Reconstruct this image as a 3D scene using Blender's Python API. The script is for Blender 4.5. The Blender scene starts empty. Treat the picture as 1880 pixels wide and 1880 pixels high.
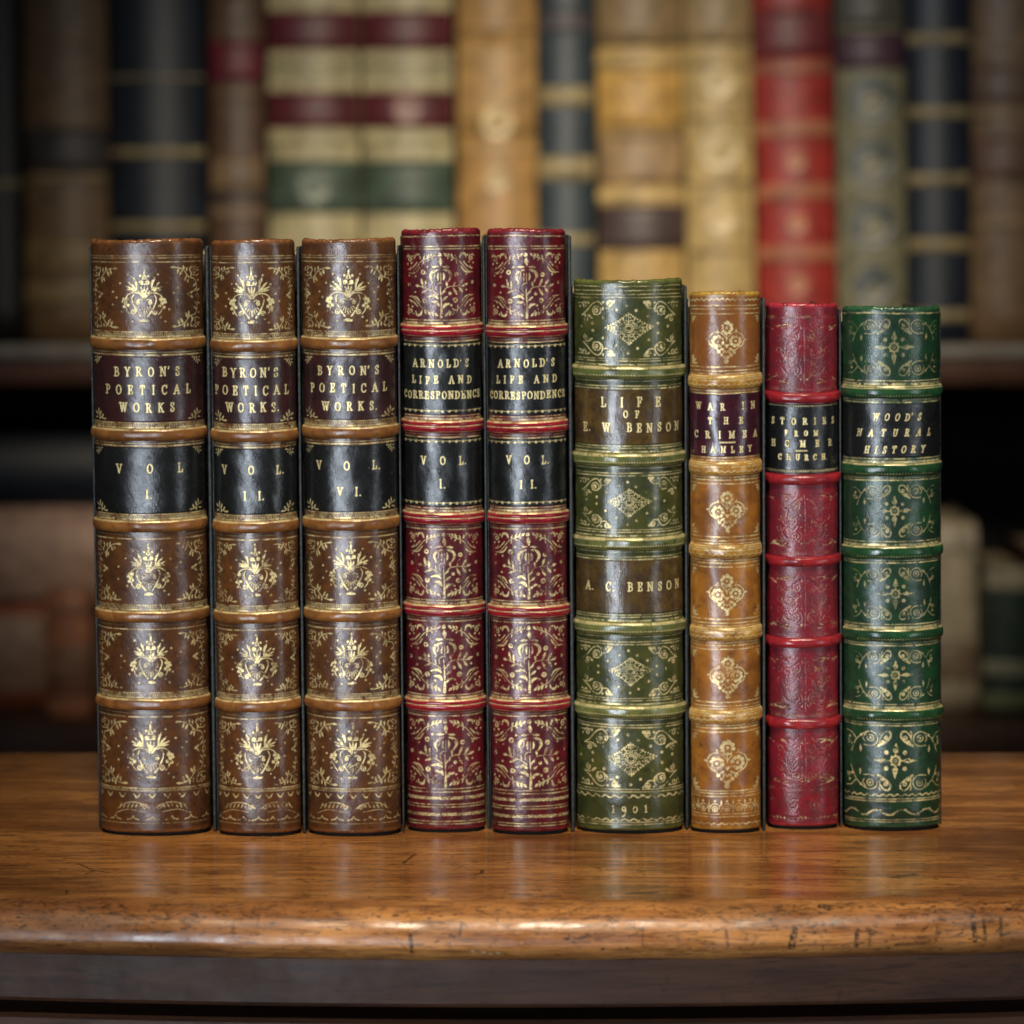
import bpy, bmesh, math, random
import numpy as np
from mathutils import Vector, Matrix

# ------------------------------------------------------------------ camera, light, exposure
scene = bpy.context.scene
COL = scene.collection
R = math.radians

cam_data = bpy.data.cameras.new("camera")
cam = bpy.data.objects.new("camera", cam_data)
COL.objects.link(cam)
cam.location = (0.0, -1.0, 0.1894)
cam.rotation_euler = (R(90) - math.atan(0.09), 0.0, 0.0)
cam_data.sensor_width = 36.0
cam_data.lens = 36.0 * 6000.0 / 1880.0
cam_data.clip_start = 0.05
cam_data.clip_end = 50.0
cam_data.dof.use_dof = True
cam_data.dof.focus_distance = 0.970
cam_data.dof.aperture_fstop = 12.5
scene.camera = cam

world = bpy.data.worlds.new("World")
scene.world = world
world.use_nodes = True
wb = world.node_tree.nodes["Background"]
wb.inputs[0].default_value = (0.75, 0.85, 1.0, 1.0)
wb.inputs[1].default_value = 0.012

vs = scene.view_settings
vs.view_transform = 'Standard'
vs.look = 'None'
vs.exposure = 0.34
vs.gamma = 1.0
vs.use_curve_mapping = False


def lamp(name, kind, loc, target, energy, color, **kw):
    d = bpy.data.lights.new(name, kind)
    d.energy = energy
    d.color = color
    for k, v in kw.items():
        setattr(d, k, v)
    o = bpy.data.objects.new(name, d)
    COL.objects.link(o)
    o.location = loc
    o.rotation_euler = (Vector(target) - Vector(loc)).to_track_quat('-Z', 'Y').to_euler()
    return o


# tall window light to the left behind the camera, a weaker one to the right, a soft lamp overhead
lamp("window_light", 'AREA', (-0.40, -1.45, 0.02), (0.04, 0.0, 0.09), 0.95, (0.79, 0.885, 1.0),
     shape='RECTANGLE', size=0.21, size_y=1.2, spread=R(36))
lamp("far_window_light", 'AREA', (0.95, -1.25, 0.10), (0.04, 0.0, 0.09), 0.17, (0.84, 0.92, 1.0),
     shape='RECTANGLE', size=0.13, size_y=1.2, spread=R(36))
lamp("ceiling_lamp", 'SPOT', (0.06, -0.70, 1.25), (0.035, -0.02, 0.07), 300.0, (1.0, 0.87, 0.69),
     spot_size=R(11.0), spot_blend=1.0, shadow_soft_size=0.22)
lamp("bookcase_fill_spot", 'SPOT', (0.12, -0.85, 0.98), (0.03, 1.42, 0.075), 225.0, (1.0, 0.86, 0.64),
     spot_size=R(19.6), spot_blend=1.0, shadow_soft_size=0.15)  # added spot brightening the bookcase, its narrow cone leaves the corners dark

# ------------------------------------------------------------------ helpers
# measured books: metres for the place, millimetres inside a book
BOOKS = [
    {'kind': 'brown', 'x': -0.1104, 'y': -0.00859, 'lean': -0.00589, 'h': 183.01, 'w': 33.78, 'bands': [151.4, 123.78, 95.84, 68.1, 41.07], 'text': [("BYRON'S", -9.56, 10.27, 142.98, 3.47), ('POETICAL', -12.3, 13.16, 137.53, 3.47), ('WORKS', -8.09, 8.61, 132.06, 3.48), ('VOL', -9.4, 10.65, 113.48, 3.49), ('I.', -0.57, 3.24, 105.66, 3.33)], 'tr': 2.02, 'tl': 1.3},
    {'kind': 'brown', 'x': -0.07786, 'y': -0.00948, 'lean': -0.00564, 'h': 182.85, 'w': 25.21, 'bands': [150.78, 123.34, 95.59, 67.88, 40.52], 'text': [("BYRON'S", -9.18, 7.66, 142.7, 3.47), ('POETICAL', -11.57, 10.57, 137.25, 3.47), ('WORKS.', -8.33, 7.86, 132.12, 3.47), ('VOL.', -9.75, 8.96, 113.06, 3.32), ('II.', -3.23, 3.07, 105.25, 3.33)], 'tl': 0.95, 'tr': 1.55},
    {'kind': 'brown', 'x': -0.04859, 'y': -0.00948, 'lean': -0.00644, 'h': 183.18, 'w': 28.36, 'bands': [151.6, 124.5, 96.43, 68.38, 40.86], 'text': [("BYRON'S", -9.43, 9.06, 143.36, 3.3), ('POETICAL', -11.64, 11.32, 138.07, 3.31), ('WORKS.', -8.24, 8.45, 132.61, 3.31), ('VOL.', -10.11, 9.1, 114.39, 3.32), ('VI.', -3.9, 3.38, 106.58, 3.32)], 'tl': 0.73, 'tr': 1.19},
    {'kind': 'red', 'x': -0.02028, 'y': -0.00324, 'lean': -0.00843, 'h': 186.11, 'w': 23.95, 'bands': [155.18, 125.92, 97.68, 69.3, 39.93], 'text': [("ARNOLD'S", -8.73, 8.21, 145.23, 2.99), ('LIFE AND', -8.95, 9.0, 140.24, 2.83), ('CORRESPONDENCE', -12.33, 12.44, 135.59, 2.83), ('VOL.', -6.56, 7.26, 115.58, 3.17), ('I.', -1.14, 2.36, 108.39, 3.34)], 'tl': 0.56, 'tr': 1.53},
    {'kind': 'red', 'x': 0.00579, 'y': -0.00681, 'lean': -0.00805, 'h': 186.12, 'w': 23.53, 'bands': [154.98, 125.82, 98.01, 69.23, 40.29], 'text': [("ARNOLD'S", -8.75, 8.29, 145.39, 2.98), ('LIFE AND', -9.29, 8.92, 140.42, 2.82), ('CORRESPONDENCE', -11.98, 11.87, 135.61, 2.82), ('VOL.', -6.51, 6.43, 115.85, 3.16), ('II.', -2.59, 2.56, 108.35, 3.17)], 'tl': 0.72, 'tr': 1.91},
    {'kind': 'green', 'x': 0.03687, 'y': -0.00503, 'lean': -0.00812, 'h': 170.79, 'w': 32.84, 'bands': [142.49, 115.88, 90.15, 63.97, 38.16], 'text': [('LIFE', -8.57, 9.53, 133.52, 3.66), ('OF', -1.94, 2.87, 129.86, 2.66), ('E. W. BENSON', -13.76, 15.48, 125.7, 3.33), ('A. C. BENSON', -13.39, 15.14, 76.9, 3.36), ('1901', -6.09, 4.99, 8.17, 3.57)], 'tl': 0.9, 'tr': 1.61},
    {'kind': 'tan', 'x': 0.06642, 'y': -0.00413, 'lean': -0.00789, 'h': 166.97, 'w': 21.36, 'bands': [139.62, 113.14, 87.55, 62.17, 36.5], 'text': [('WAR IN', -9.04, 8.74, 132.14, 2.66), ('THE', -5.4, 5.07, 127.82, 2.5), ('CRIMEA', -9.4, 9.39, 123.49, 2.67), ('-', -2.09, 2.57, 121.15, 0.5), ('HAMLEY', -7.42, 7.72, 118.98, 2.33)], 'tl': 0.76, 'tr': 1.56},
    {'kind': 'crimson', 'x': 0.09102, 'y': 0.00218, 'lean': -0.01161, 'h': 163.34, 'w': 21.92, 'bands': [134.46, 109.14, 83.87, 58.65, 33.32], 'text': [('STORIES', -10.92, 10.32, 127.27, 2.51), ('FROM', -5.58, 4.46, 123.58, 2.01), ('HOMER', -9.78, 8.8, 120.39, 2.52), ('-', -2.42, 0.92, 118.22, 0.67), ('CHURCH.', -7.62, 7.28, 116.19, 2.18)], 'tl': 0.73, 'tr': 1.16},
    {'kind': 'moss', 'x': 0.11887, 'y': -0.00054, 'lean': -0.01308, 'h': 162.41, 'w': 29.73, 'bands': [136.28, 112.37, 86.85, 61.2, 36.29], 'text': [("WOOD'S", -6.59, 8.25, 128.59, 2.67), ('NATURAL', -11.11, 11.25, 123.75, 2.68), ('HISTORY', -8.96, 9.4, 118.57, 2.68)], 'tl': 0.55, 'tr': 0.9},
]

SHELF = [
    ('near black book at the far left end of the bookcase shelf', -0.3804, 0.0307, 0.3, (0.012, 0.011, 0.011), 0.0, (), ((0.1158, 0.1218),), (), ()),
    ('dark brown shelf book with a blackish label, left of the navy book', -0.3308, 0.0605, 0.29, (0.17, 0.105, 0.055), 0.0, ((0.1278, 0.1598, (0.05, 0.042, 0.042)), (0.0535, 0.0776, (0.24, 0.16, 0.07))), ((0.1218, 0.125),), ((0.2197, 0.2236, (0.2, 0.13, 0.06)), (0.0293, 0.0454, (0.26, 0.18, 0.08))), ()),
    ('broad navy blue shelf book with thin gilt bands, above the brown volume I', -0.2623, 0.0682, 0.31, (0.013, 0.018, 0.03), -0.0037, (), ((0.1958, 0.1978), (0.1386, 0.145), (0.0841, 0.0905), (0.0293, 0.0353)), (), ()),
    ('narrow mottled brown shelf book with a small red label', -0.2037, 0.0387, 0.27, (0.11, 0.06, 0.035), 0.0, ((0.1938, 0.2232, (0.15, 0.015, 0.03)), (0.1138, 0.1378, (0.2, 0.13, 0.07))), (), ((0.1826, 0.1866, (0.16, 0.1, 0.05)), (0.1049, 0.1118, (0.06, 0.045, 0.04)), (0.0937, 0.1017, (0.2, 0.13, 0.08))), ()),
    ('left one of the two matching cream shelf books with maroon and green labels', -0.1465, 0.0666, 0.285, (0.46, 0.4, 0.23), -0.0037, ((0.2169, 0.2455, (0.1, 0.014, 0.022)), (0.1594, 0.1866, (0.1, 0.014, 0.022)), (0.0969, 0.1362, (0.055, 0.085, 0.062))), (), ((0.2057, 0.2097, (0.3, 0.28, 0.18)), (0.1966, 0.1997, (0.3, 0.28, 0.18)), (0.1474, 0.1506, (0.32, 0.28, 0.14))), ((0.1158, 0.012, (0.16, 0.2, 0.15)),)),
    ('right one of the two matching cream shelf books with maroon and green labels', -0.0766, 0.0662, 0.285, (0.46, 0.4, 0.23), -0.0056, ((0.2169, 0.2455, (0.1, 0.014, 0.022)), (0.1594, 0.1866, (0.1, 0.014, 0.022)), (0.0969, 0.1362, (0.055, 0.085, 0.062))), (), ((0.2057, 0.2097, (0.3, 0.28, 0.18)), (0.1966, 0.1997, (0.3, 0.28, 0.18)), (0.1474, 0.1506, (0.32, 0.28, 0.14))), ((0.1738, 0.01, (0.25, 0.12, 0.09)),)),
    ('plain tan shelf book right of the cream pair', -0.0104, 0.0581, 0.3, (0.4, 0.225, 0.075), -0.0037, ((0.1538, 0.2296, (0.45, 0.265, 0.095)),), (), ((0.1426, 0.1458, (0.5, 0.33, 0.12)), (0.2304, 0.2336, (0.34, 0.2, 0.07))), ((0.1638, 0.012, (0.6, 0.45, 0.2)), (0.1218, 0.009, (0.55, 0.38, 0.16)))),
    ('slate blue shelf book with two broad gilt bands', 0.0409, 0.0395, 0.28, (0.032, 0.048, 0.06), -0.0037, ((0.2296, 0.2455, (0.07, 0.06, 0.065)),), ((0.1754, 0.1898), (0.1218, 0.1386), (0.0736, 0.0816)), (), ()),
    ('golden tan shelf book with a dark brown lower label', 0.0974, 0.0621, 0.29, (0.5, 0.33, 0.12), -0.0148, ((0.2197, 0.2693, (0.27, 0.18, 0.085)), (0.1594, 0.2009, (0.56, 0.33, 0.09)), (0.1178, 0.153, (0.36, 0.235, 0.12)), (0.0696, 0.1033, (0.07, 0.045, 0.045))), (), ((0.2057, 0.2153, (0.55, 0.38, 0.15)), (0.1538, 0.1578, (0.3, 0.2, 0.09)), (0.1065, 0.1138, (0.58, 0.42, 0.18))), ()),
    ('pale golden vellum shelf book left of the red one', 0.1567, 0.0496, 0.275, (0.5, 0.36, 0.15), -0.0222, ((0.2216, 0.2654, (0.33, 0.23, 0.11)),), (), ((0.2049, 0.2077, (0.36, 0.25, 0.11)), (0.1666, 0.1698, (0.36, 0.25, 0.1)), (0.1178, 0.1218, (0.36, 0.25, 0.1)), (0.0676, 0.0716, (0.36, 0.25, 0.1))), ((0.1938, 0.012, (0.62, 0.48, 0.24)), (0.1438, 0.016, (0.62, 0.48, 0.24)), (0.0937, 0.012, (0.62, 0.46, 0.22)))),
    ('bright red shelf book with pale bands, above the crimson book', 0.2137, 0.0565, 0.285, (0.34, 0.03, 0.024), -0.0296, ((0.2117, 0.2475, (0.17, 0.03, 0.035)),), (), ((0.1993, 0.2089, (0.36, 0.12, 0.07)), (0.153, 0.165, (0.4, 0.15, 0.08)), (0.1074, 0.1186, (0.42, 0.15, 0.08)), (0.0615, 0.0728, (0.42, 0.15, 0.08))), ((0.1354, 0.007, (0.5, 0.2, 0.1)), (0.0889, 0.007, (0.5, 0.2, 0.1)), (0.0446, 0.007, (0.5, 0.2, 0.1)))),
    ('grey green shelf book patterned with round blue medallions', 0.2687, 0.0496, 0.27, (0.21, 0.2, 0.125), -0.0185, ((0.2033, 0.2304, (0.075, 0.035, 0.055)), (0.2336, 0.2654, (0.09, 0.085, 0.07))), (), ((0.157, 0.1594, (0.28, 0.26, 0.16)), (0.109, 0.1114, (0.28, 0.26, 0.16)), (0.0631, 0.0655, (0.28, 0.26, 0.16))), ((0.1794, 0.017, (0.08, 0.1, 0.11)), (0.1794, 0.008, (0.24, 0.22, 0.14)), (0.1338, 0.017, (0.08, 0.1, 0.11)), (0.1338, 0.008, (0.24, 0.22, 0.14)), (0.0877, 0.017, (0.08, 0.1, 0.11)), (0.0877, 0.008, (0.24, 0.22, 0.14)), (0.0434, 0.015, (0.08, 0.1, 0.11)))),
    ('navy blue shelf book with four gilt bands, right of the medallion book', 0.3182, 0.044, 0.285, (0.014, 0.022, 0.038), -0.0148, (), ((0.2209, 0.2296), (0.1674, 0.1754), (0.1178, 0.1266), (0.0688, 0.0788), (0.0172, 0.0252)), (), ()),
    ('faded brown shelf book at the far right end of the shelf', 0.3694, 0.0533, 0.29, (0.22, 0.135, 0.07), -0.0074, ((0.1778, 0.2057, (0.15, 0.09, 0.06)), (0.1218, 0.1538, (0.17, 0.09, 0.06))), (), ((0.2177, 0.2236, (0.28, 0.19, 0.1)), (0.1678, 0.1738, (0.3, 0.2, 0.1)), (0.0857, 0.0937, (0.3, 0.2, 0.1))), ()),
]

def tag(o, label=None, cat=None, group=None, kind=None):
    if label: o["label"] = label
    if cat: o["category"] = cat
    if group: o["group"] = group
    if kind: o["kind"] = kind
    return o


def empty(name, loc=(0, 0, 0), roty=0.0, parent=None):
    o = bpy.data.objects.new(name, None)
    o.empty_display_size = 0.02
    COL.objects.link(o)
    o.location = loc
    o.rotation_euler = (0, roty, 0)
    o.parent = parent
    return o


def link(name, me, mats, parent=None):
    o = bpy.data.objects.new(name, me)
    COL.objects.link(o)
    for m in (mats if isinstance(mats, (list, tuple)) else [mats]):
        me.materials.append(m)
    o.parent = parent
    return o


def grid_mesh(name, P, attrs=None):
    """P: (rows, cols, 3) array of points in metres -> smooth quad sheet."""
    n, m = P.shape[:2]
    me = bpy.data.meshes.new(name)
    me.vertices.add(n * m)
    me.vertices.foreach_set("co", P.astype(np.float32).ravel())
    idx = np.arange(n * m, dtype=np.int32).reshape(n, m)
    q = np.stack([idx[:-1, :-1], idx[:-1, 1:], idx[1:, 1:], idx[1:, :-1]], -1).reshape(-1, 4)
    me.loops.add(q.size)
    me.loops.foreach_set("vertex_index", q.ravel())
    me.polygons.add(len(q))
    me.polygons.foreach_set("loop_start", np.arange(0, q.size, 4, dtype=np.int32))
    me.polygons.foreach_set("loop_total", np.full(len(q), 4, dtype=np.int32))
    me.polygons.foreach_set("use_smooth", np.ones(len(q), dtype=bool))
    for k, v in (attrs or {}).items():
        a = me.attributes.new(k, 'FLOAT', 'POINT')
        a.data.foreach_set("value", np.ascontiguousarray(v, dtype=np.float32).ravel())
    me.update(calc_edges=True)
    return me


def box_mesh(name, lo, hi, bevel=0.0, seg=2):
    bm = bmesh.new()
    bmesh.ops.create_cube(bm, size=1.0)
    lo, hi = Vector(lo), Vector(hi)
    for v in bm.verts:
        v.co = Vector([lo[i] + (v.co[i] + 0.5) * (hi[i] - lo[i]) for i in range(3)])
    if bevel > 0:
        bmesh.ops.bevel(bm, geom=list(bm.edges), offset=bevel, segments=seg, affect='EDGES', profile=0.5)
    for f in bm.faces: f.smooth = bevel > 0 and seg > 1
    me = bpy.data.meshes.new(name)
    bm.to_mesh(me)
    bm.free()
    return me


def waves(rng, U, Z, amp, lam, n=14):
    """smooth random undulation (mm)"""
    out = np.zeros(np.broadcast(U, Z).shape)
    for _ in range(n):
        k = 2 * math.pi / (lam * rng.uniform(0.6, 1.9))
        a = rng.uniform(0, math.pi)
        out = out + np.cos(k * (U * math.cos(a) + Z * math.sin(a)) + rng.uniform(0, 6.28))
    return out * amp / math.sqrt(n / 2)


# ---------- materials
def nodes_of(name):
    m = bpy.data.materials.new(name)
    m.use_nodes = True
    nt = m.node_tree
    b = nt.nodes["Principled BSDF"]
    return m, nt, b


class NT:
    def __init__(self, nt):
        self.nt = nt

    def new(self, t, **kw):
        n = self.nt.nodes.new(t)
        for k, v in kw.items(): setattr(n, k, v)
        return n

    def link(self, a, b):
        self.nt.links.new(a, b)

    def coords(self, scale=(1, 1, 1), rot=(0, 0, 0)):
        tc = self.new('ShaderNodeTexCoord')
        mp = self.new('ShaderNodeMapping')
        mp.inputs['Scale'].default_value = scale
        mp.inputs['Rotation'].default_value = rot
        self.link(tc.outputs['Object'], mp.inputs['Vector'])
        return mp.outputs[0]

    def noise(self, vec, scale, detail=4, rough=0.55, w=None, dist=0.0):
        n = self.new('ShaderNodeTexNoise', noise_dimensions='4D' if w is not None else '3D')
        n.inputs['Scale'].default_value = scale
        n.inputs['Detail'].default_value = detail
        n.inputs['Roughness'].default_value = rough
        n.inputs['Distortion'].default_value = dist
        if w is not None: n.inputs['W'].default_value = w
        self.link(vec, n.inputs['Vector'])
        return n.outputs['Fac']

    def ramp(self, fac, p0, p1, v0=0.0, v1=1.0):
        n = self.new('ShaderNodeMapRange', interpolation_type='SMOOTHSTEP')
        n.inputs['From Min'].default_value = p0
        n.inputs['From Max'].default_value = p1
        n.inputs['To Min'].default_value = v0
        n.inputs['To Max'].default_value = v1
        self.link(fac, n.inputs['Value'])
        return n.outputs[0]

    def mix(self, fac, a, b, blend='MIX'):
        n = self.new('ShaderNodeMix', data_type='RGBA', blend_type=blend)
        for sock, v in ((n.inputs[0], fac), (n.inputs[6], a), (n.inputs[7], b)):
            if hasattr(v, 'is_output'): self.link(v, sock)
            elif isinstance(v, (tuple, list)): sock.default_value = (*v, 1.0)
            else: sock.default_value = v
        return n.outputs[2]

    def math(self, op, a, b=0.0, c=None):
        n = self.new('ShaderNodeMath', operation=op)
        for i, v in enumerate((a, b, c)):
            if v is None: continue
            if hasattr(v, 'is_output'): self.link(v, n.inputs[i])
            else: n.inputs[i].default_value = v
        return n.outputs[0]

    def bump(self, h, dist, strength=1.0, normal=None):
        n = self.new('ShaderNodeBump')
        n.inputs['Strength'].default_value = strength
        n.inputs['Distance'].default_value = dist
        self.link(h, n.inputs['Height'])
        if normal is not None: self.link(normal, n.inputs['Normal'])
        return n.outputs[0]


GOLD = (0.86, 0.70, 0.33)


def leather(name, a, b, dark, seed=0.0, rough=0.33, grain=1.0, mottle=170, wear=0.34, gold=GOLD, spec=0.5,
            scuff=(0.35, 0.27, 0.2), scuff_amt=0.25, rub=None, top=None):
    m, nt, bs = nodes_of(name)
    t = NT(nt)
    v = t.coords()
    n1 = t.noise(v, mottle, 5, 0.62, seed)
    n2 = t.noise(v, mottle * 3.1, 4, 0.6, seed + 3.3)
    n3 = t.noise(v, 60, 3, 0.5, seed + 7.1)
    col = t.mix(t.ramp(n1, 0.36, 0.64), a, b)
    col = t.mix(t.ramp(n2, 0.50, 0.74, 0.0, 0.75), col, dark)
    col = t.mix(t.ramp(n3, 0.42, 0.70, 0.0, 0.45), col, dark)
    if top:       # the upper part kept its older, browner colour
        sep = t.new('ShaderNodeSeparateXYZ')
        t.link(v, sep.inputs[0])
        zf = t.math('ADD', sep.outputs['Z'], t.math('MULTIPLY', t.math('SUBTRACT', n3, 0.5), 0.06))
        col = t.mix(t.ramp(zf, top[1], top[2], 0.0, 0.75), col, top[0])
    # fine rubbed flecks
    fl = t.noise(v, 900, 3, 0.7, seed + 11.0)
    col = t.mix(t.ramp(fl, 0.63, 0.76, 0.0, scuff_amt), col, scuff)
    # hairline cracks running up the spine
    vs_ = t.coords((1, 1, 0.10))
    cr = t.noise(vs_, 420, 3, 0.6, seed + 5.0)
    col = t.mix(t.ramp(cr, 0.62, 0.72, 0.0, 0.35), col, dark)
    ar = t.new('ShaderNodeAttribute', attribute_name='rub')
    rb = t.math('MULTIPLY', ar.outputs['Fac'], t.ramp(n2, 0.30, 0.62, 0.15, 0.9))
    col = t.mix(rb, col, rub or tuple(min(.6, c * 2.6 + .01) for c in a))
    at = t.new('ShaderNodeAttribute', attribute_name='gilt')
    w1 = t.noise(v, 330, 4, 0.7, seed + 17.0)
    w2 = t.noise(v, 1500, 2, 0.6, seed + 19.0)
    wsum = t.math('ADD', t.math('MULTIPLY', w1, 0.7), t.math('MULTIPLY', w2, 0.3))
    g = t.math('MINIMUM', t.math('MULTIPLY', at.outputs['Fac'], t.ramp(wsum, wear + 0.05, wear + 0.19)), 1.0)
    gcol = t.mix(t.ramp(w2, 0.3, 0.7), tuple(c * 0.72 for c in gold), gold)
    t.link(t.mix(g, col, gcol), bs.inputs['Base Color'])
    t.link(t.math('MULTIPLY', g, 0.45), bs.inputs['Metallic'])
    rn = t.ramp(n1, 0.3, 0.7, rough - 0.12, rough - 0.02)
    mr = t.new('ShaderNodeMix', data_type='FLOAT')
    t.link(g, mr.inputs[0]); t.link(rn, mr.inputs[2]); mr.inputs[3].default_value = 0.40
    t.link(mr.outputs[0], bs.inputs['Roughness'])
    bs.inputs['Specular IOR Level'].default_value = spec
    gr = t.noise(v, 1500, 3, 0.6, seed + 23.0)
    vo = t.new('ShaderNodeTexVoronoi', feature='DISTANCE_TO_EDGE')
    vo.inputs['Scale'].default_value = 1300
    t.link(v, vo.inputs['Vector'])
    hgt = t.math('ADD', t.math('MULTIPLY', gr, 0.7), t.ramp(vo.outputs['Distance'], 0.0, 0.25, 0.0, 0.5))
    bn = t.bump(hgt, 0.00005 * grain, 0.35)
    bn = t.bump(n2, 0.00008, 0.22, bn)
    t.link(bn, bs.inputs['Normal'])
    return m


def plain(name, a, b, rough=0.6, scale=300, bump=0.0001, spec=0.4, fleck=None, stretch=(1, 1, 1)):
    m, nt, bs = nodes_of(name)
    t = NT(nt)
    v = t.coords(stretch)
    n1 = t.noise(v, scale, 5, 0.65)
    col = t.mix(t.ramp(n1, 0.33, 0.67), a, b)
    if fleck:
        n2 = t.noise(v, 2600, 2, 0.6)
        col = t.mix(t.ramp(n2, 0.62, 0.72, 0.0, 0.8), col, fleck)
    t.link(col, bs.inputs['Base Color'])
    bs.inputs['Roughness'].default_value = rough
    bs.inputs['Specular IOR Level'].default_value = spec
    n3 = t.noise(v, scale * 6, 3, 0.6)
    t.link(t.bump(n3, bump, 0.8), bs.inputs['Normal'])
    return m


def wood(name, a, b, dark, rough=0.22, grain=(6, 60, 200), mark=False, spec=0.5, coat=0.0, pores=0.8):
    m, nt, bs = nodes_of(name)
    t = NT(nt)
    gx, gy, gz = grain
    n1 = t.noise(t.coords((gx, gy, gz)), 1.0, 6, 0.65, dist=0.8)
    n2 = t.noise(t.coords((gx * 6, gy * 5, gz * 5)), 1.0, 5, 0.7, dist=0.4)
    n5 = t.noise(t.coords((gx * 18, gy * 11, gz * 11)), 1.0, 3, 0.7)
    vb = t.coords()
    n3 = t.noise(t.coords((9, 22, 40)), 1.0, 4, 0.6)
    col = t.mix(t.ramp(n1, 0.36, 0.62), a, b)
    col = t.mix(t.ramp(n2, 0.47, 0.68, 0.0, 0.72), col, dark)
    col = t.mix(t.ramp(n3, 0.44, 0.70, 0.0, 0.72), col, tuple(c * 1.1 for c in dark))
    col = t.mix(t.ramp(n5, 0.56, 0.70, 0.0, pores), col, tuple(c * .5 for c in dark))
    n6 = t.noise(t.coords((150, 60, 150)), 1.0, 4, 0.75)
    col = t.mix(t.ramp(n6, 0.58, 0.72, 0.0, 0.55), col, dark)
    if mark:
        at = t.new('ShaderNodeAttribute', attribute_name='mark')
        nm = t.noise(vb, 900, 3, 0.7)
        mk = t.math('MULTIPLY', at.outputs['Fac'], t.ramp(nm, 0.3, 0.55))
        col = t.mix(mk, col, (0.010, 0.007, 0.006))
        at2 = t.new('ShaderNodeAttribute', attribute_name='pale')
        col = t.mix(at2.outputs['Fac'], col, (0.60, 0.48, 0.32))
    t.link(col, bs.inputs['Base Color'])
    nr = t.noise(t.coords((60, 30, 60)), 1.0, 5, 0.7)
    rr = t.ramp(nr, 0.3, 0.7, rough - 0.04, rough + 0.09)
    if mark:      # the handled edge has lost its polish
        ae = t.new('ShaderNodeAttribute', attribute_name='edge')
        rr = t.math('ADD', rr, t.math('MULTIPLY', ae.outputs['Fac'], t.ramp(nr, 0.35, 0.65, 0.12, 0.30)))
    t.link(rr, bs.inputs['Roughness'])
    bs.inputs['Specular IOR Level'].default_value = spec
    bs.inputs['Coat Weight'].default_value = coat
    bs.inputs['Coat Roughness'].default_value = 0.10
    bn = t.bump(n2, 0.00010, 0.5)
    nd = t.noise(t.coords((40, 18, 90)), 1.0, 3, 0.5)
    bn = t.bump(nd, 0.0008, 0.20, bn)
    t.link(bn, bs.inputs['Normal'])
    return m


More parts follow.
